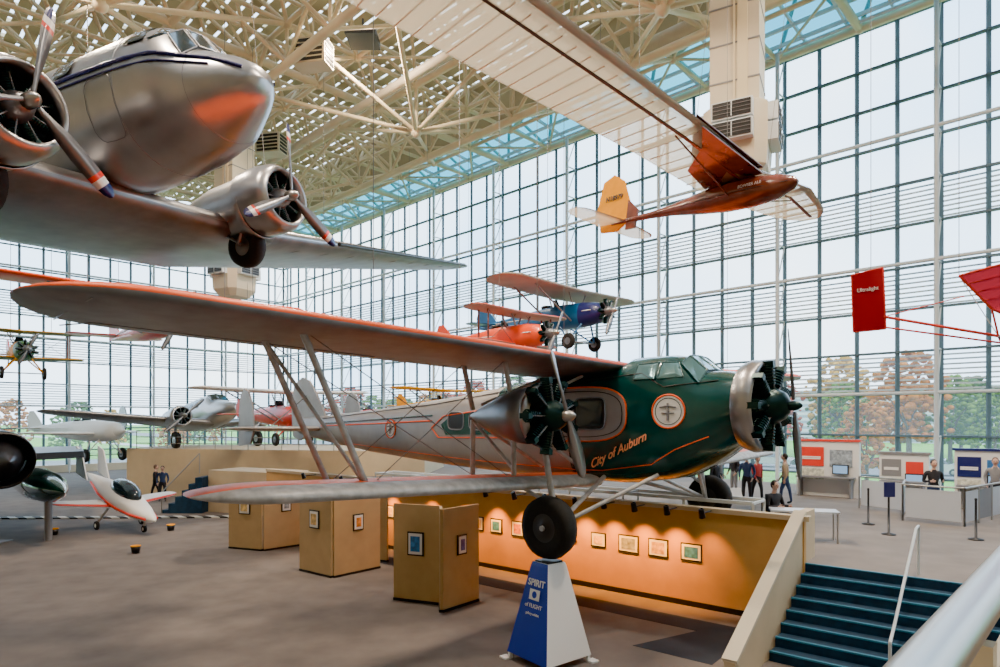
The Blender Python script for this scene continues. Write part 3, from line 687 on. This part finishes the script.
def twin(name,loc,yaw,k):
    e=empty(name,loc,(0,math.radians(-6),yaw)); e.scale=(k,k,k); mb=MB()
    b=Body([(3.4,.2,0,.1,2),(3.2,.35,-.2,.3,2),(2.4,.55,-.45,.55,2.1),(1.6,.7,-.6,.66,2.2),(1.2,1.0,-.65,.7,2.2),(.3,1.05,-.7,.72,2.2),(-2,.9,-.6,.68,2.2),(-5,.6,-.1,.35,2.1),(-7,.4,.2,.05,2)])
    b.mesh(mb,SILVER,[3.4,3.2,2.8,2.4,2,1.6,1.2,.8,.3,-.8,-2,-3,-4,-5,-6,-7],n=20)
    for sg in(-1,1):
        for i in range(5): b.decal(mb,ell(.4-i*.75,.55,.22,.16,12,4),DARKGL,sg,.015)
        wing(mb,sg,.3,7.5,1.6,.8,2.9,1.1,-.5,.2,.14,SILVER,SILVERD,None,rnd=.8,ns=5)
        c=V((2.2,sg*2.1,-.2))
        mb.lathe([(-3,.05),(-1.5,.4),(-.3,.52),(0,.48),(0,.4),(-.3,.42)],c,(1,0,0),SILVER,20); radial(mb,c+V((-.15,0,0)),.42,ENGM,SILVERD,9); prop(mb,c+V((.25,0,0)),1.25,2,.7,SILVERD,STEEL,.1,hs=.8)
        wheel(mb,(1.3,sg*2.1,-1.3),.42,.25,SILVER); mb.tube((1.3,sg*2.1,-1.3),(1.3,sg*2.1,-.4),.07,SILVERD)
        wing(mb,sg,.1,2.4,-5.4,-5.6,1.4,1.0,.35,.35,.08,SILVER,SILVER,None,rnd=.3,ns=3)
        fin(mb,ell(-6.2,.55,.65,.75,16,2),sg*2.0,.06,SILVER)
        mb.slab([(1.62,0,.74),(1.62,sg*.5,.66),(1.22,sg*.45,.98),(1.22,0,1.04)],(1,0,1),.03,DARKGL)
    mb.obj('airframe',e)
twin('silver_twin_propliner',(-17.8,38.8,4.4),YA+.05,1.15)
# ------------------------------------------------------------------ ultralight at right
mb=MB(); PINK=mat_translucent('red_sailcloth',(.45,.03,.05),.5)
h=V((.62,-.78,0)); w=V((.78,.62,0))
o=V((7.65,13.2,EYE))
mb.slab([o+h*-.33+V((0,0,1.85)),o+h*.26+V((0,0,1.85)),o+h*.29+V((0,0,2.05)),o+h*.21+V((0,0,3.1)),o+h*-.36+V((0,0,3.05))],w,.03,PINK)
mb.path([o+h*-.34+V((0,0,1.85)),o+h*.28+V((0,0,1.85)),o+h*.23+V((0,0,3.1)),o+h*-.38+V((0,0,3.05))],.018,RED,6,True)
TXT=text('fin_lettering','Ultralight',.11,WHITE,frame(o+h*-.05+V((0,0,2.7))-w*.03,h,(0,0,1)))
a=o+h*.24+V((0,0,2.1)); b=V((9.5,12.2,EYE+1.6)); mb.tube(a,b,.03,RED,6); mb.tube(o+h*.2+V((0,0,1.9)),b+V((.2,0,-.15)),.02,RED,6)
mb.tube(a,V((9.0,12.4,EYE+2.4)),.012,RED,5)
wp=[V((8.75,12.2,EYE+2.75)),V((11.5,9.5,EYE+3.4)),V((12.2,10.2,EYE+2.6)),V((10.6,12.3,EYE+1.6)),V((9.3,12.1,EYE+2.1))]
mb.add(wp,[(0,1,2,3,4)],PINK); mb.path(wp,.022,RED,6,True)
for k in (.25,.5,.75): mb.tube(wp[0].lerp(wp[4],k),wp[1].lerp(wp[2],k),.012,RED,5)
for k in range(4): mb.tube(b,wp[k],.010,WHITE,4)
mb.tube(b,V((12,10.5,EYE+1.2)),.02,WHITE,6); mb.tube(wp[4],b,.02,RED,6); mb.tube(b,V((10.0,12.6,EYE+1.2)),.02,RED,6)
for k in (V((9.9,12.3,EYE+1.15)),V((10.6,11.9,EYE+1.1))): mb.tube(b,k,.012,GREY,5); wheel(mb,k,.16,.08,WHITE,(w.x,w.y,0))
mb.tube(wp[0],V((wp[0].x,wp[0].y,ZC)),.008,CABLE,4); mb.tube(o+V((0,0,3.05)),o+V((0,0,ZC-EYE)),.008,CABLE,4)
HG=mb.obj('red_hang_glider'); TXT.parent=HG
# ------------------------------------------------------------------ left exhibits
mb=MB()
hd=V((.72,-.69,0)).normalized(); c=V((-15.9,20.5,EYE-1.3))
mb.lathe([(-9,.5),(-6,.8),(-2,1.0),(-.4,.95),(0,.86),(-.1,.82),(-.8,.74)],c,hd,BLACK,36)
mb.lathe([(-.9,.70),(-.2,.56),(.9,.09),(1.05,.001)],c,hd,mat('spike_metal',(.07,.07,.08),.3,.7),32)
mb.lathe([(-8,.25),(-2,.6),(0,.5),(1.2,.25),(1.9,.02)],c+V((.4,1.6,-1.05)),hd,mat('dark_green_pod',(.008,.05,.035),.12,.4,coat=.9),28)
sd=V((hd.y,-hd.x,0))
mb.slab([c-hd*1.5,c-hd*2-sd*-3,c-hd*8-sd*-4,c-hd*9,c-hd*8-sd*4,c-hd*2.5-sd*2.8],(0,0,1),.25,BLACK)
for k in(-2,-6): mb.tube(c+hd*k,c+hd*k+V((0,0,-2.9)),.12,GREY); mb.box(c+hd*k+V((0,0,-2.88)),(.8,.8,.04),GREY)
mb.tube(c+V((.4,1.6,-1.4))-hd*.4,c+V((.4,1.6,-2.9))-hd*.4,.12,GREY)
mb.obj('black_reconnaissance_jet')
e=empty('white_microjet',(-14.7,24.8,1.2),(0,math.radians(12),YA+.12)); e.scale=(1.15,1.15,1.15); mb=MB()
b=Body([(2.6,.02,-.04,.03,2),(2.3,.12,-.16,.16,2),(1.6,.22,-.28,.34,2.2),(.8,.34,-.34,.44,2.2),(.2,.4,-.36,.46,2.2),(-.8,.36,-.32,.4,2.2),(-2.2,.2,-.15,.15,2),(-2.9,.1,-.02,.03,2)])
xs=[2.6,2.3,2,1.6,1.2,.8,.5,.2,-.3,-.8,-1.5,-2.2,-2.9]; b.mesh(mb,WHITE,xs)
mb.ball((.35,0,.32),1,DARKGL,(.95,.33,.36),16,10)
mb.path([(1.25,0,.36),(.9,.2,.5),(.4,.32,.34)],.015,WHITE,5)
for sg in(-1,1):
    wing(mb,sg,.3,2.0,.4,-.1,1.0,.5,-.2,-.1,.1,WHITE,WHITE,RED,rnd=.3,ns=3)
    fin(mb,[(-1.9,.1),(-2.6,1.0),(-3.1,1.05),(-2.9,.1)],sg*.35,.04,WHITE); b.line(mb,[(2.3,-.03),(1.6,-.08),(.8,-.1),(.2,-.1),(-.8,-.05),(-2,0)],.045,RED,sg,False,sub=3)
    mb.tube((.1,sg*.4,-.3),(.1,sg*.7,-.8),.04,STEEL); wheel(mb,(.1,sg*.7,-.86),.15,.1)
mb.tube((1.9,0,-.2),(1.9,0,-.44),.04,STEEL); wheel(mb,(1.9,0,-.49),.12,.1)
mb.obj('airframe',e)
mb=MB()
HAZ=mat_stripes('hazard_stripes',(.02,.02,.02),(.6,.6,.56),.9,'DIAGONAL')
mb.box((0,0,.03),(13,.4,.05),HAZ); mb.obj('floor_hazard_strip',loc=(-17.6,27.4,0),rot=(0,0,.04))
mb=MB()
mb.prism([(-21,36),(-7.6,33.2),(-4,34),(-3.5,40),(-21,42)],.003,2.6,BEIGEW)
mb.obj('exhibit_platform')
mb=MB()
for k in range(14):
    x=-20.5+k*.98; y=35.75-k*.205+.35; mb.tube((x,y,2.6),(x,y,3.6),.025,STEEL,6)
for z in(2.9,3.25,3.6): mb.tube((-20.5,36.1,z),(-7.8,33.45,z),.025,STEEL,6)
mb.obj('platform_railing')
mb=MB()
mb.prism([(-13.4,29.4),(-9.9,27.8),(-8.8,29.4),(-12.6,31.2)],.003,1.9,BEIGEW)
for k in range(6): mb.box((-13.4-.3*(5-k)-.15,29.6,(.16+.29*k)/2),(.3,1.7,.16+.29*k),STEPM)
mb.path([(-15.2,28.75,.0),(-15.2,28.75,.95),(-13.5,28.75,2.7),(-13.5,28.75,1.8)],.025,STEEL,6)
mb.obj('exhibit_steps')
def bucket(x,y):  # small black bucket with a yellow rim, not a light
    mb=MB(); mb.lathe([(0,.001),(0,.11),(.22,.15),(.22,.135),(.05,.1)],(0,0,.001),(0,0,1),BLACK,18)
    mb.lathe([(.215,.152),(.24,.152),(.24,.13),(.2,.125),(.19,.001)],(0,0,.001),(0,0,1),YEL,18); mb.obj('yellow_rim_bucket',loc=(x,y,0))
bucket(-16.3,23.4); bucket(-11.5,20.2); bucket(-12.5,24.3)
def screen(pts,h,name,pics):
    mb=MB()
    for (x0,y0),(x1,y1) in zip(pts,pts[1:]):
        d=V((x1-x0,y1-y0,0)); n=V((-d.y,d.x,0)).normalized()
        if n.y>0: n=-n
        a=V((x0,y0,0))+d*.02; b=V((x1,y1,0))-d*.02
        mb.slab([a+V((0,0,.06)),b+V((0,0,.06)),b+V((0,0,h)),a+V((0,0,h))],n,.06,BEIGE)
        mb.beam(a+V((0,0,.03)),b+V((0,0,.03)),.1,.06,BLACK)
    for (i,u,z,w,hh,m) in pics:
        p0=V((*pts[i],0));p1=V((*pts[i+1],0)); d=(p1-p0); n=V((-d.y,d.x,0)).normalized()
        if n.y>0:n=-n
        c=p0+d*u+V((0,0,z)); R=Matrix.Rotation(math.atan2(d.y,d.x),3,'Z')
        mb.box(c+n*.04,(w,.04,hh),BLACK,rot=R); mb.box(c+n*.055,(w-.07,.03,hh-.07),WHITE,rot=R); mb.box(c+n*.065,(w-.18,.03,hh-.2),m,rot=R)
    mb.obj(name)
screen([(-2.5,15.0),(-1.35,14.55),(-1.28,13.95),(-.5,14.9)],2.25,'folding_display_panel',[(0,.5,1.35,.42,.55,PHOTO_MATS[0]),(2,.5,1.4,.3,.45,PHOTO_MATS[4])])
screen([(-5.6,17.9),(-4.45,17.0),(-3.4,18.2)],2.1,'folding_display_panel',[(0,.5,1.5,.42,.5,PHOTO_MATS[1]),(1,.5,1.4,.34,.45,PHOTO_MATS[6])])
screen([(-8.9,21.0),(-7.6,20.5),(-6.5,21.6)],2.0,'folding_display_panel',[(0,.5,1.4,.45,.5,PHOTO_MATS[3]),(1,.5,1.4,.34,.4,PHOTO_MATS[2])])
screen([(-4.2,19.4),(-3.3,18.9)],2.0,'folding_display_panel',[(0,.5,1.4,.4,.45,PHOTO_MATS[2])])
# ------------------------------------------------------------------ right exhibits
SCR=mat('screen_glow',(.1,.2,.3),.3,emit=(.4,.6,.9),es=.8)
def kiosk(x,y,w,h,mats,yaw=-.7):
    mb=MB(); mb.box((0,0,h/2),(w,.25,h),WHITE); mb.box((0,0,h+.04),(w+.1,.35,.08),mats[0])
    mb.box((-w*.25,-.14,h*.72),(w*.4,.03,h*.35),mats[0]); mb.box((-w*.25,-.14,h*.4),(w*.4,.03,h*.2),PHOTO_MATS[5]); mb.box((w*.22,-.14,h*.7),(w*.35,.03,h*.3),mats[1])
    for q in(-.3,.0): mb.box((-w*.25,-.16,h*(.68-q*.1)),(w*.3,.02,.05),WHITE)
    mb.box((w*.22,-.2,h*.5),(.55,.1,.36),BLACK); mb.box((w*.22,-.26,h*.5),(.48,.02,.29),SCR)
    mb.box((0,-.35,.75),(w*.9,.6,.05),GREY); mb.box((-w*.4,-.35,.37),(.06,.5,.74),GREY); mb.box((w*.4,-.35,.37),(.06,.5,.74),GREY)
    mb.obj('exhibit_kiosk',loc=(x,y,TZ+.002),rot=(0,0,yaw))
kiosk(12.6,24.6,2.2,2.1,(RED,PHOTO_MATS[2])); kiosk(14.4,22.8,1.5,1.7,(GREY,RED)); kiosk(15.9,21.0,1.6,1.9,(NAVY,PHOTO_MATS[0])); kiosk(17.3,19.4,1.5,2.3,(BLACK,PHOTO_MATS[2]))
mb=MB()
pts=[V((11.9,21.2,TZ)),V((12.6,19.9,TZ)),V((11.7,18.6,TZ)),V((12.7,17.5,TZ)),V((15.2,19.3,TZ))]
for a,b in zip(pts,pts[1:]):
    n=max(1,int((b-a).length/1.0)); d=(b-a)/n
    for k in range(n+1): mb.tube(a+d*k,a+d*k+V((0,0,1.05)),.03,STEEL,6)
    for k in range(n): mb.slab([a+d*(k+.05)+V((0,0,.12)),a+d*(k+.95)+V((0,0,.12)),a+d*(k+.95)+V((0,0,.95)),a+d*(k+.05)+V((0,0,.95))],d.cross(V((0,0,1))),.02,GREY if k%2 else LEXAN)
    mb.tube(a+V((0,0,1.05)),b+V((0,0,1.05)),.03,STEEL,6)
mb.obj('exhibit_barrier')
def stanchion(x,y,z=TZ,sign=False):
    mb=MB(); mb.lathe([(0,.001),(0,.17),(.03,.16),(.05,.03),(.95,.025),(1.0,.035),(1.02,.001)],(0,0,.001),(0,0,1),BLACK,16)
    if sign: mb.box((0,-.03,1.15),(.28,.02,.38),NAVY)
    mb.obj('stanchion_post',loc=(x,y,z))
stanchion(9.9,16.3,sign=True); stanchion(10.3,17.9); stanchion(11.6,15.6)
mb=MB(); mb.lathe([(-2,.5),(-.5,.48),(.6,.35),(1.3,.05),(1.32,.001)],(0,0,0),(1,0,0),WHITE,24); mb.lathe([(-1.2,.51),(-.9,.51)],(0,0,0),(1,0,0),RED,24)
mb.slab([(-1.8,0,.4),(-1.2,0,.5),(-1.9,0,1.5),(-2.3,0,1.5)],(0,1,0),.06,RED)
mb.tube((-1,0,-.4),(-1,0,-.95),.08,GREY); mb.tube((.2,0,-.4),(.2,0,-.95),.06,GREY); mb.box((-.4,0,-.98),(2.2,.7,.06),GREY)
mb.obj('white_target_drone',loc=(14.1,16.6,TZ+1.02),rot=(0,0,-2.9))
mb=MB(); mb.box((0,0,.45),(.08,.08,.9),GREY); mb.box((0,0,.95),(.75,.5,.03),WHITE,rot=Matrix.Rotation(.5,3,'X')); mb.box((0,0,.015),(.4,.4,.03),GREY); mb.obj('reading_stand',loc=(6.1,17.2,TZ),rot=(0,0,-.2))
mb=MB(); mb.box((0,0,.73),(1.5,.6,.04),LEXAN)
for a in(-.7,.7):
    for b_ in(-.25,.25): mb.tube((a,b_,0),(a,b_,.72),.02,STEEL,6)
mb.obj('table',loc=(7.35,15.5,TZ),rot=(0,0,-.3))
mb=MB(); mb.box((0,0,.45),(.45,.45,.05),BLACK); mb.box((-.2,0,.7),(.04,.42,.45),BLACK)
for a in(-.2,.2):
    for b_ in(-.2,.2): mb.tube((a,b_,0),(a,b_,.45),.015,STEEL,6)
mb.obj('chair',loc=(7.0,16.35,TZ),rot=(0,0,-1.2))
# ------------------------------------------------------------------ people
SKINM=mat('skin',(.55,.33,.24),.5); HAIRS=[mat('hair_dark',(.03,.02,.015),.6),mat('hair_brown',(.12,.06,.03),.6),mat('hair_grey',(.35,.33,.32),.6)]
CL={k:mat('cloth_'+k,c,.85,0,.1,10) for k,c in dict(black=(.02,.02,.025),navy=(.03,.05,.12),grey=(.2,.2,.21),red=(.4,.04,.04),tan=(.35,.25,.15),jean=(.06,.1,.2),white=(.6,.6,.6)).items()}
def person(name,loc,yaw,top,bot,hair=0,pose='stand',h=1.72):
    sit=pose=='sit'; pz=.55 if sit else .93; J={}
    def j(n,p,r): J[n]=(V(p),r)
    j('pel',(0,0,pz),(.15,.12)); j('wai',(.0,0,pz+.14),(.135,.10)); j('che',(.02,0,pz+.35),(.17,.12)); j('nb',(.0,0,pz+.50),(.08,.07)); j('nk',(.02,0,pz+.58),(.055,.055)); j('hd',(.03,0,pz+.64),(.05,.05))
    bones=[('pel','wai','t'),('wai','che','t'),('che','nb','t'),('nb','nk','s'),('nk','hd','s')]
    for sg,k in((1,'l'),(-1,'r')):
        if sit:
            L=[(.02,.1,pz-.02),(.44,.12,pz),(.42,.12,.1),(.56,.13,.04)]; A_=[(0,.19,pz+.44),(.06,.25,pz+.18),(.33,.18,pz+.2)]
        elif pose=='walk':
            L=[(.0,.09,pz-.06),(.12*sg,.1,.5),(-.02+.16*sg,.1,.09),(.13+.16*sg,.12,.04)]; A_=[(0,.19,pz+.45),(-.04*sg,.25,pz+.18),(.1-.1*sg,.23,pz-.05)]
        else:
            L=[(.0,.09,pz-.06),(.02,.11,.5),(-.01,.12,.09),(.14,.14,.04)]; A_=[(0,.19,pz+.45),(-.03,.26,pz+.17),(.1,.22,pz-.02) if pose=='stand' else (.26,.16,pz+.2)]
        for n,p,r in zip(('hip','kn','an','toe'),L,((.1,.1),(.065,.065),(.045,.045),(.045,.03))): j(n+k,(p[0],p[1]*sg,p[2]),r)
        for n,p,r in zip(('sh','el','wr'),A_,((.068,.068),(.048,.048),(.03,.03))): j(n+k,(p[0],p[1]*sg,p[2]),r)
        wr=J['wr'+k][0]; fd=(wr-J['el'+k][0]).normalized(); j('pa'+k,wr+fd*.08,(.034,.02))
        bones+=[('pel','hip'+k,'b'),('hip'+k,'kn'+k,'b'),('kn'+k,'an'+k,'b'),('an'+k,'toe'+k,'f'),('che','sh'+k,'t'),('sh'+k,'el'+k,'t'),('el'+k,'wr'+k,'t'),('wr'+k,'pa'+k,'s')]
    names=list(J); me=bpy.data.meshes.new('tmp'); me.from_pydata([J[n][0] for n in names],[(names.index(a),names.index(b)) for a,b,_ in bones],[])
    o=bpy.data.objects.new('tmp',me); bpy.context.scene.collection.objects.link(o)
    o.modifiers.new('s','SKIN'); ss=o.modifiers.new('d','SUBSURF'); ss.levels=1; ss.render_levels=1
    for i,n in enumerate(names):
        sv=me.skin_vertices[0].data[i]; sv.radius=J[n][1]; sv.use_root=(i==0)
    dg=bpy.context.evaluated_depsgraph_get(); ev=o.evaluated_get(dg).to_mesh()
    mb=MB(); vs=[v.co.copy() for v in ev.vertices]; fs=[tuple(p.vertices) for p in ev.polygons]
    mm={'t':CL[top],'b':CL[bot],'s':SKINM,'f':BLACK}; ms=[]
    for f in fs:
        c=sum((vs[i] for i in f),V())/len(f); best=None
        for a,b,l in bones:
            p,q=J[a][0],J[b][0]; t=max(0,min(1,(c-p).dot(q-p)/(q-p).length_squared)); dd=(c-p-(q-p)*t).length
            if best is None or dd<best[0]: best=(dd,l)
        ms.append(mm[best[1]])
    mb.add(vs,fs,ms,True)
    bpy.data.objects.remove(o)
    hc=V((.035,0,pz+.70)); mb.ball(hc,.115,SKINM,(.88,.72,1.05),14,10); mb.ball(hc+V((-.022,0,.022)),.118,HAIRS[hair],(.88,.78,1.02),14,10)
    mb.ball(hc+V((.105,0,-.01)),.018,SKINM,(1,.7,1.3),6,5); mb.box(hc+V((.092,0,-.052)),(.012,.045,.01),CL['red'])
    for sg in(-1,1):
        mb.ball(hc+V((.09,sg*.033,.012)),.011,BLACK,nu=6,nv=5); mb.ball(hc+V((0,sg*.086,-.005)),.025,SKINM,(.6,.35,1.1),6,5)
        k='l' if sg>0 else 'r'; pa=J['pa'+k][0]; fd=(pa-J['wr'+k][0]).normalized(); sdv=V((1,0,0)) if abs(fd.x)<.7 else V((0,0,1))
        cu=V((0,-sg,0))
        for q in range(4):
            a=pa+sdv*(.024-.016*q)+fd*.005; Lf=(.034,.04,.037,.028)[q]; b=a+fd*Lf+cu*.006; mb.tube(a,b,.0085,SKINM,6); mb.tube(b,b+fd*Lf*.7+cu*.016,.008,SKINM,6,.006)
        a=pa+sdv*.03-fd*.04; mb.tube(a,a+sdv*.025+fd*.03,.01,SKINM,6); mb.tube(a+sdv*.025+fd*.03,a+sdv*.03+fd*.055+cu*.01,.009,SKINM,6,.007)
    ob=mb.obj(name,loc=loc,rot=(0,0,yaw)); k=h/1.72; ob.scale=(k,k,k); return ob
person('visitor_man',(12.8,18.9,TZ),-1.8,'black','navy',0,'reach')
person('seated_visitor',(7.0,16.35,TZ),-1.2,'black','black',0,'sit')
person('visitor_man',(8.6,22.3,TZ),-2.2,'navy','black',1,'stand')
person('visitor_woman',(9.2,22.9,TZ),-1.2,'red','black',0,'walk',1.62)
person('visitor_man',(8.0,23.4,TZ),-.6,'grey','black',2,'stand')
person('visitor_man',(9.9,22.2,TZ),2.6,'tan','navy',0,'walk')
person('visitor_woman',(7.4,22.0,TZ),-.9,'black','navy',1,'stand',1.62)
person('visitor_man',(9.0,24.6,TZ),-2.8,'black','grey',0,'stand')
person('visitor_man',(15.4,19.9,TZ),-2.2,'grey','black',1,'stand')
person('visitor_man',(-17.4,33.0,0.0),-1.2,'navy','black',0,'stand',1.8); person('visitor_man',(-18.2,33.8,0.0),.3,'black','black',1,'walk',1.8)
# ------------------------------------------------------------------ outdoors
GRASS=mat('lawn_grass',(.13,.34,.04),.95,0,.3,.3); ASPH=mat('asphalt',(.16,.165,.17),.9,0,.1,.5); PAVE=mat('pavement',(.4,.39,.37),.9,0,.1,1)
mb=MB(); mb.box((0,150,-.6),(900,900,.2),GRASS); mb.obj('lawn')
mb=MB()
mb.prism([R3(-300,-44),R3(300,-44),R3(300,-30),R3(-300,-30)],-.49,-.44,ASPH); mb.prism([R3(-300,-8),R3(300,-8),R3(300,-5),R3(-300,-5)],-.49,-.43,PAVE)
mb.prism([R3(-26,-100),R3(-14,-100),R3(-14,200),R3(-26,200)],-.49,-.43,ASPH)
mb.obj('road')
TREEM=[mat('foliage_%d'%i,c,.9,0,.4,1.5,spec=.1) for i,c in enumerate([(.46,.16,.03),(.12,.22,.04),(.50,.28,.05),(.07,.15,.05),(.46,.07,.03)])]
BARK=mat('bark',(.12,.09,.07),.9)
tm=[]
for k in range(5):
    mb=MB(); rd=random.Random(k)
    mb.tube((0,0,0),(0,0,4),.25,BARK,8,.15)
    for q in range(5):
        a=rd.random()*6.28; mb.tube((0,0,2.5+q*.3),(1.6*math.cos(a),1.6*math.sin(a),5+q*.4),.1,BARK,5,.04)
    for q in range(260):
        a=rd.random()*6.28; r=rd.random()**.5*2.9; z=rd.uniform(2.0,9.2); r*=math.sin(min(1,(9.9-z)/3.6)*math.pi/2)
        mb.ball((r*math.cos(a),r*math.sin(a),z),rd.uniform(.14,.42),TREEM[k],(1,1,.75),6,4)
    tm.append(mb.obj('tree'))
def tree(x,y,k,s):
    o=bpy.data.objects.new('tree',tm[k].data); bpy.context.scene.collection.objects.link(o); o.location=(x,y,-.5); o.scale=(s,s,s); o.rotation_euler=(0,0,random.random()*6)
for i in range(56):
    t=-75+i*2.9+random.uniform(-1,1); s=-(48+random.uniform(0,14)); p=R3(t,s); tree(p.x,p.y,random.randrange(5),random.uniform(.8,1.35))
for i in range(9):
    p=R3(-5+i*11+random.uniform(-2,2),-14-random.uniform(0,8)); tree(p.x,p.y,random.randrange(5),random.uniform(.45,.65))
for i in range(30):
    p=R3(-34-random.uniform(0,18),-15+i*3.3); tree(p.x,p.y,random.randrange(5),random.uniform(.5,.9))
for i,o in enumerate(tm):
    p=R3(10+i*12,-70); o.location=(p.x,p.y,-.5)
CARM=[mat('car_paint_%d'%i,c,.25,.3,coat=.6) for i,c in enumerate([(.5,.5,.52),(.05,.06,.08),(.4,.03,.03),(.65,.65,.64),(.08,.14,.3)])]
cms=[]
for k in range(5):
    mb=MB()
    prof=[(-2.2,.35),(-2.25,.75),(-1.9,.95),(-1.2,1.0),(1.15,1.0),(2.0,.85),(2.2,.6),(2.2,.35)]
    mb.slab([(x,0,z) for x,z in prof],(0,1,0),1.75,CARM[k])
    r1=[V((-1.2,-.84,.96)),V((1.15,-.84,.96)),V((1.15,.84,.96)),V((-1.2,.84,.96))]; r2=[V((-.7,-.66,1.4)),V((.55,-.66,1.4)),V((.55,.66,1.4)),V((-.7,.66,1.4))]; r3=[p+V((0,0,.05)) for p in r2]
    mb.loft([r1,r2],DARKGL,smooth=False); mb.loft([r2,r3],CARM[k],smooth=False)
    for x in(-1.35,1.35):
        for y in(-.8,.8): wheel(mb,(x,y,.33),.33,.2,STEEL)
    cms.append(mb.obj('parked_car'))
for i in range(22):
    p=R3(-10+i*4.6,-33 if i%3 else -40); k=i%5
    if i<5: o=cms[i]
    else: o=bpy.data.objects.new('parked_car',cms[k].data); bpy.context.scene.collection.objects.link(o)
    o.location=(p.x,p.y,-.44); o.rotation_euler=(0,0,math.atan2(U.y,U.x)+(0 if i%2 else math.pi))
BLD=mat('distant_building',(.5,.52,.54),.8); BW=mat_stripes('building_windows',(.25,.3,.34),(.55,.56,.57),.25,'Z')
for (t,s,L,h) in ((20,-130,90,11),(-60,-90,50,8)):
    mb=MB(); p=R3(t,s,h/2-.5); mb.box((0,0,0),(L,18,h),BW); mb.box((0,0,h/2+.2),(L+1,19,.4),BLD); mb.obj('warehouse_building',loc=p,rot=(0,0,math.atan2(U.y,U.x)))
# ------------------------------------------------------------------ lights
w=bpy.data.worlds.new('overcast_sky'); bpy.context.scene.world=w; w.use_nodes=True; nt=w.node_tree
bg=nt.nodes['Background']; tc=nt.nodes.new('ShaderNodeTexCoord'); nz=nt.nodes.new('ShaderNodeTexNoise'); nz.inputs['Scale'].default_value=2.5; nz.inputs['Detail'].default_value=4
rp=nt.nodes.new('ShaderNodeValToRGB'); rp.color_ramp.elements[0].position=.35; rp.color_ramp.elements[0].color=(.44,.68,.96,1); rp.color_ramp.elements[1].position=.65; rp.color_ramp.elements[1].color=(.82,.92,1,1)
nt.links.new(tc.outputs['Generated'],nz.inputs['Vector']); nt.links.new(nz.outputs['Fac'],rp.inputs['Fac']); nt.links.new(rp.outputs['Color'],bg.inputs['Color']); bg.inputs['Strength'].default_value=6.0
for (x,y) in ((-8,8),(6,8),(-2,16),(12,15),(-16,20),(-6,28)):  # fill lights in invented housings, added to brighten the hall interior
    mb=MB(); mb.box((0,0,.15),(1.3,1.3,.3),BLACK); o=mb.obj('added_fill_housing',loc=(x,y,ZC-.45))
    mb2=MB(); mb2.tube((0,0,.3),(0,0,1),.04,BLACK); mb2.obj('hanger',o)
    ld=bpy.data.lights.new('fill_light','AREA'); ld.shape='SQUARE'; ld.size=1.2; ld.energy=2900; ld.color=(1,.80,.60)
    l=bpy.data.objects.new('fill_light',ld); bpy.context.scene.collection.objects.link(l); l.parent=o; l.location=(0,0,-.02)
# ------------------------------------------------------------------ camera
cd=bpy.data.cameras.new('camera'); cam=bpy.data.objects.new('camera',cd); bpy.context.scene.collection.objects.link(cam)
cam.location=(0,0,EYE); cam.rotation_euler=(math.pi/2,0,0); cd.sensor_width=36; cd.lens=640/1000*36; cd.shift_y=.0865; cd.clip_start=.05; cd.clip_end=2000
bpy.context.scene.camera=cam
sc=bpy.context.scene; sc.view_settings.view_transform='AgX'; sc.view_settings.look='AgX - Punchy'; sc.view_settings.exposure=.58
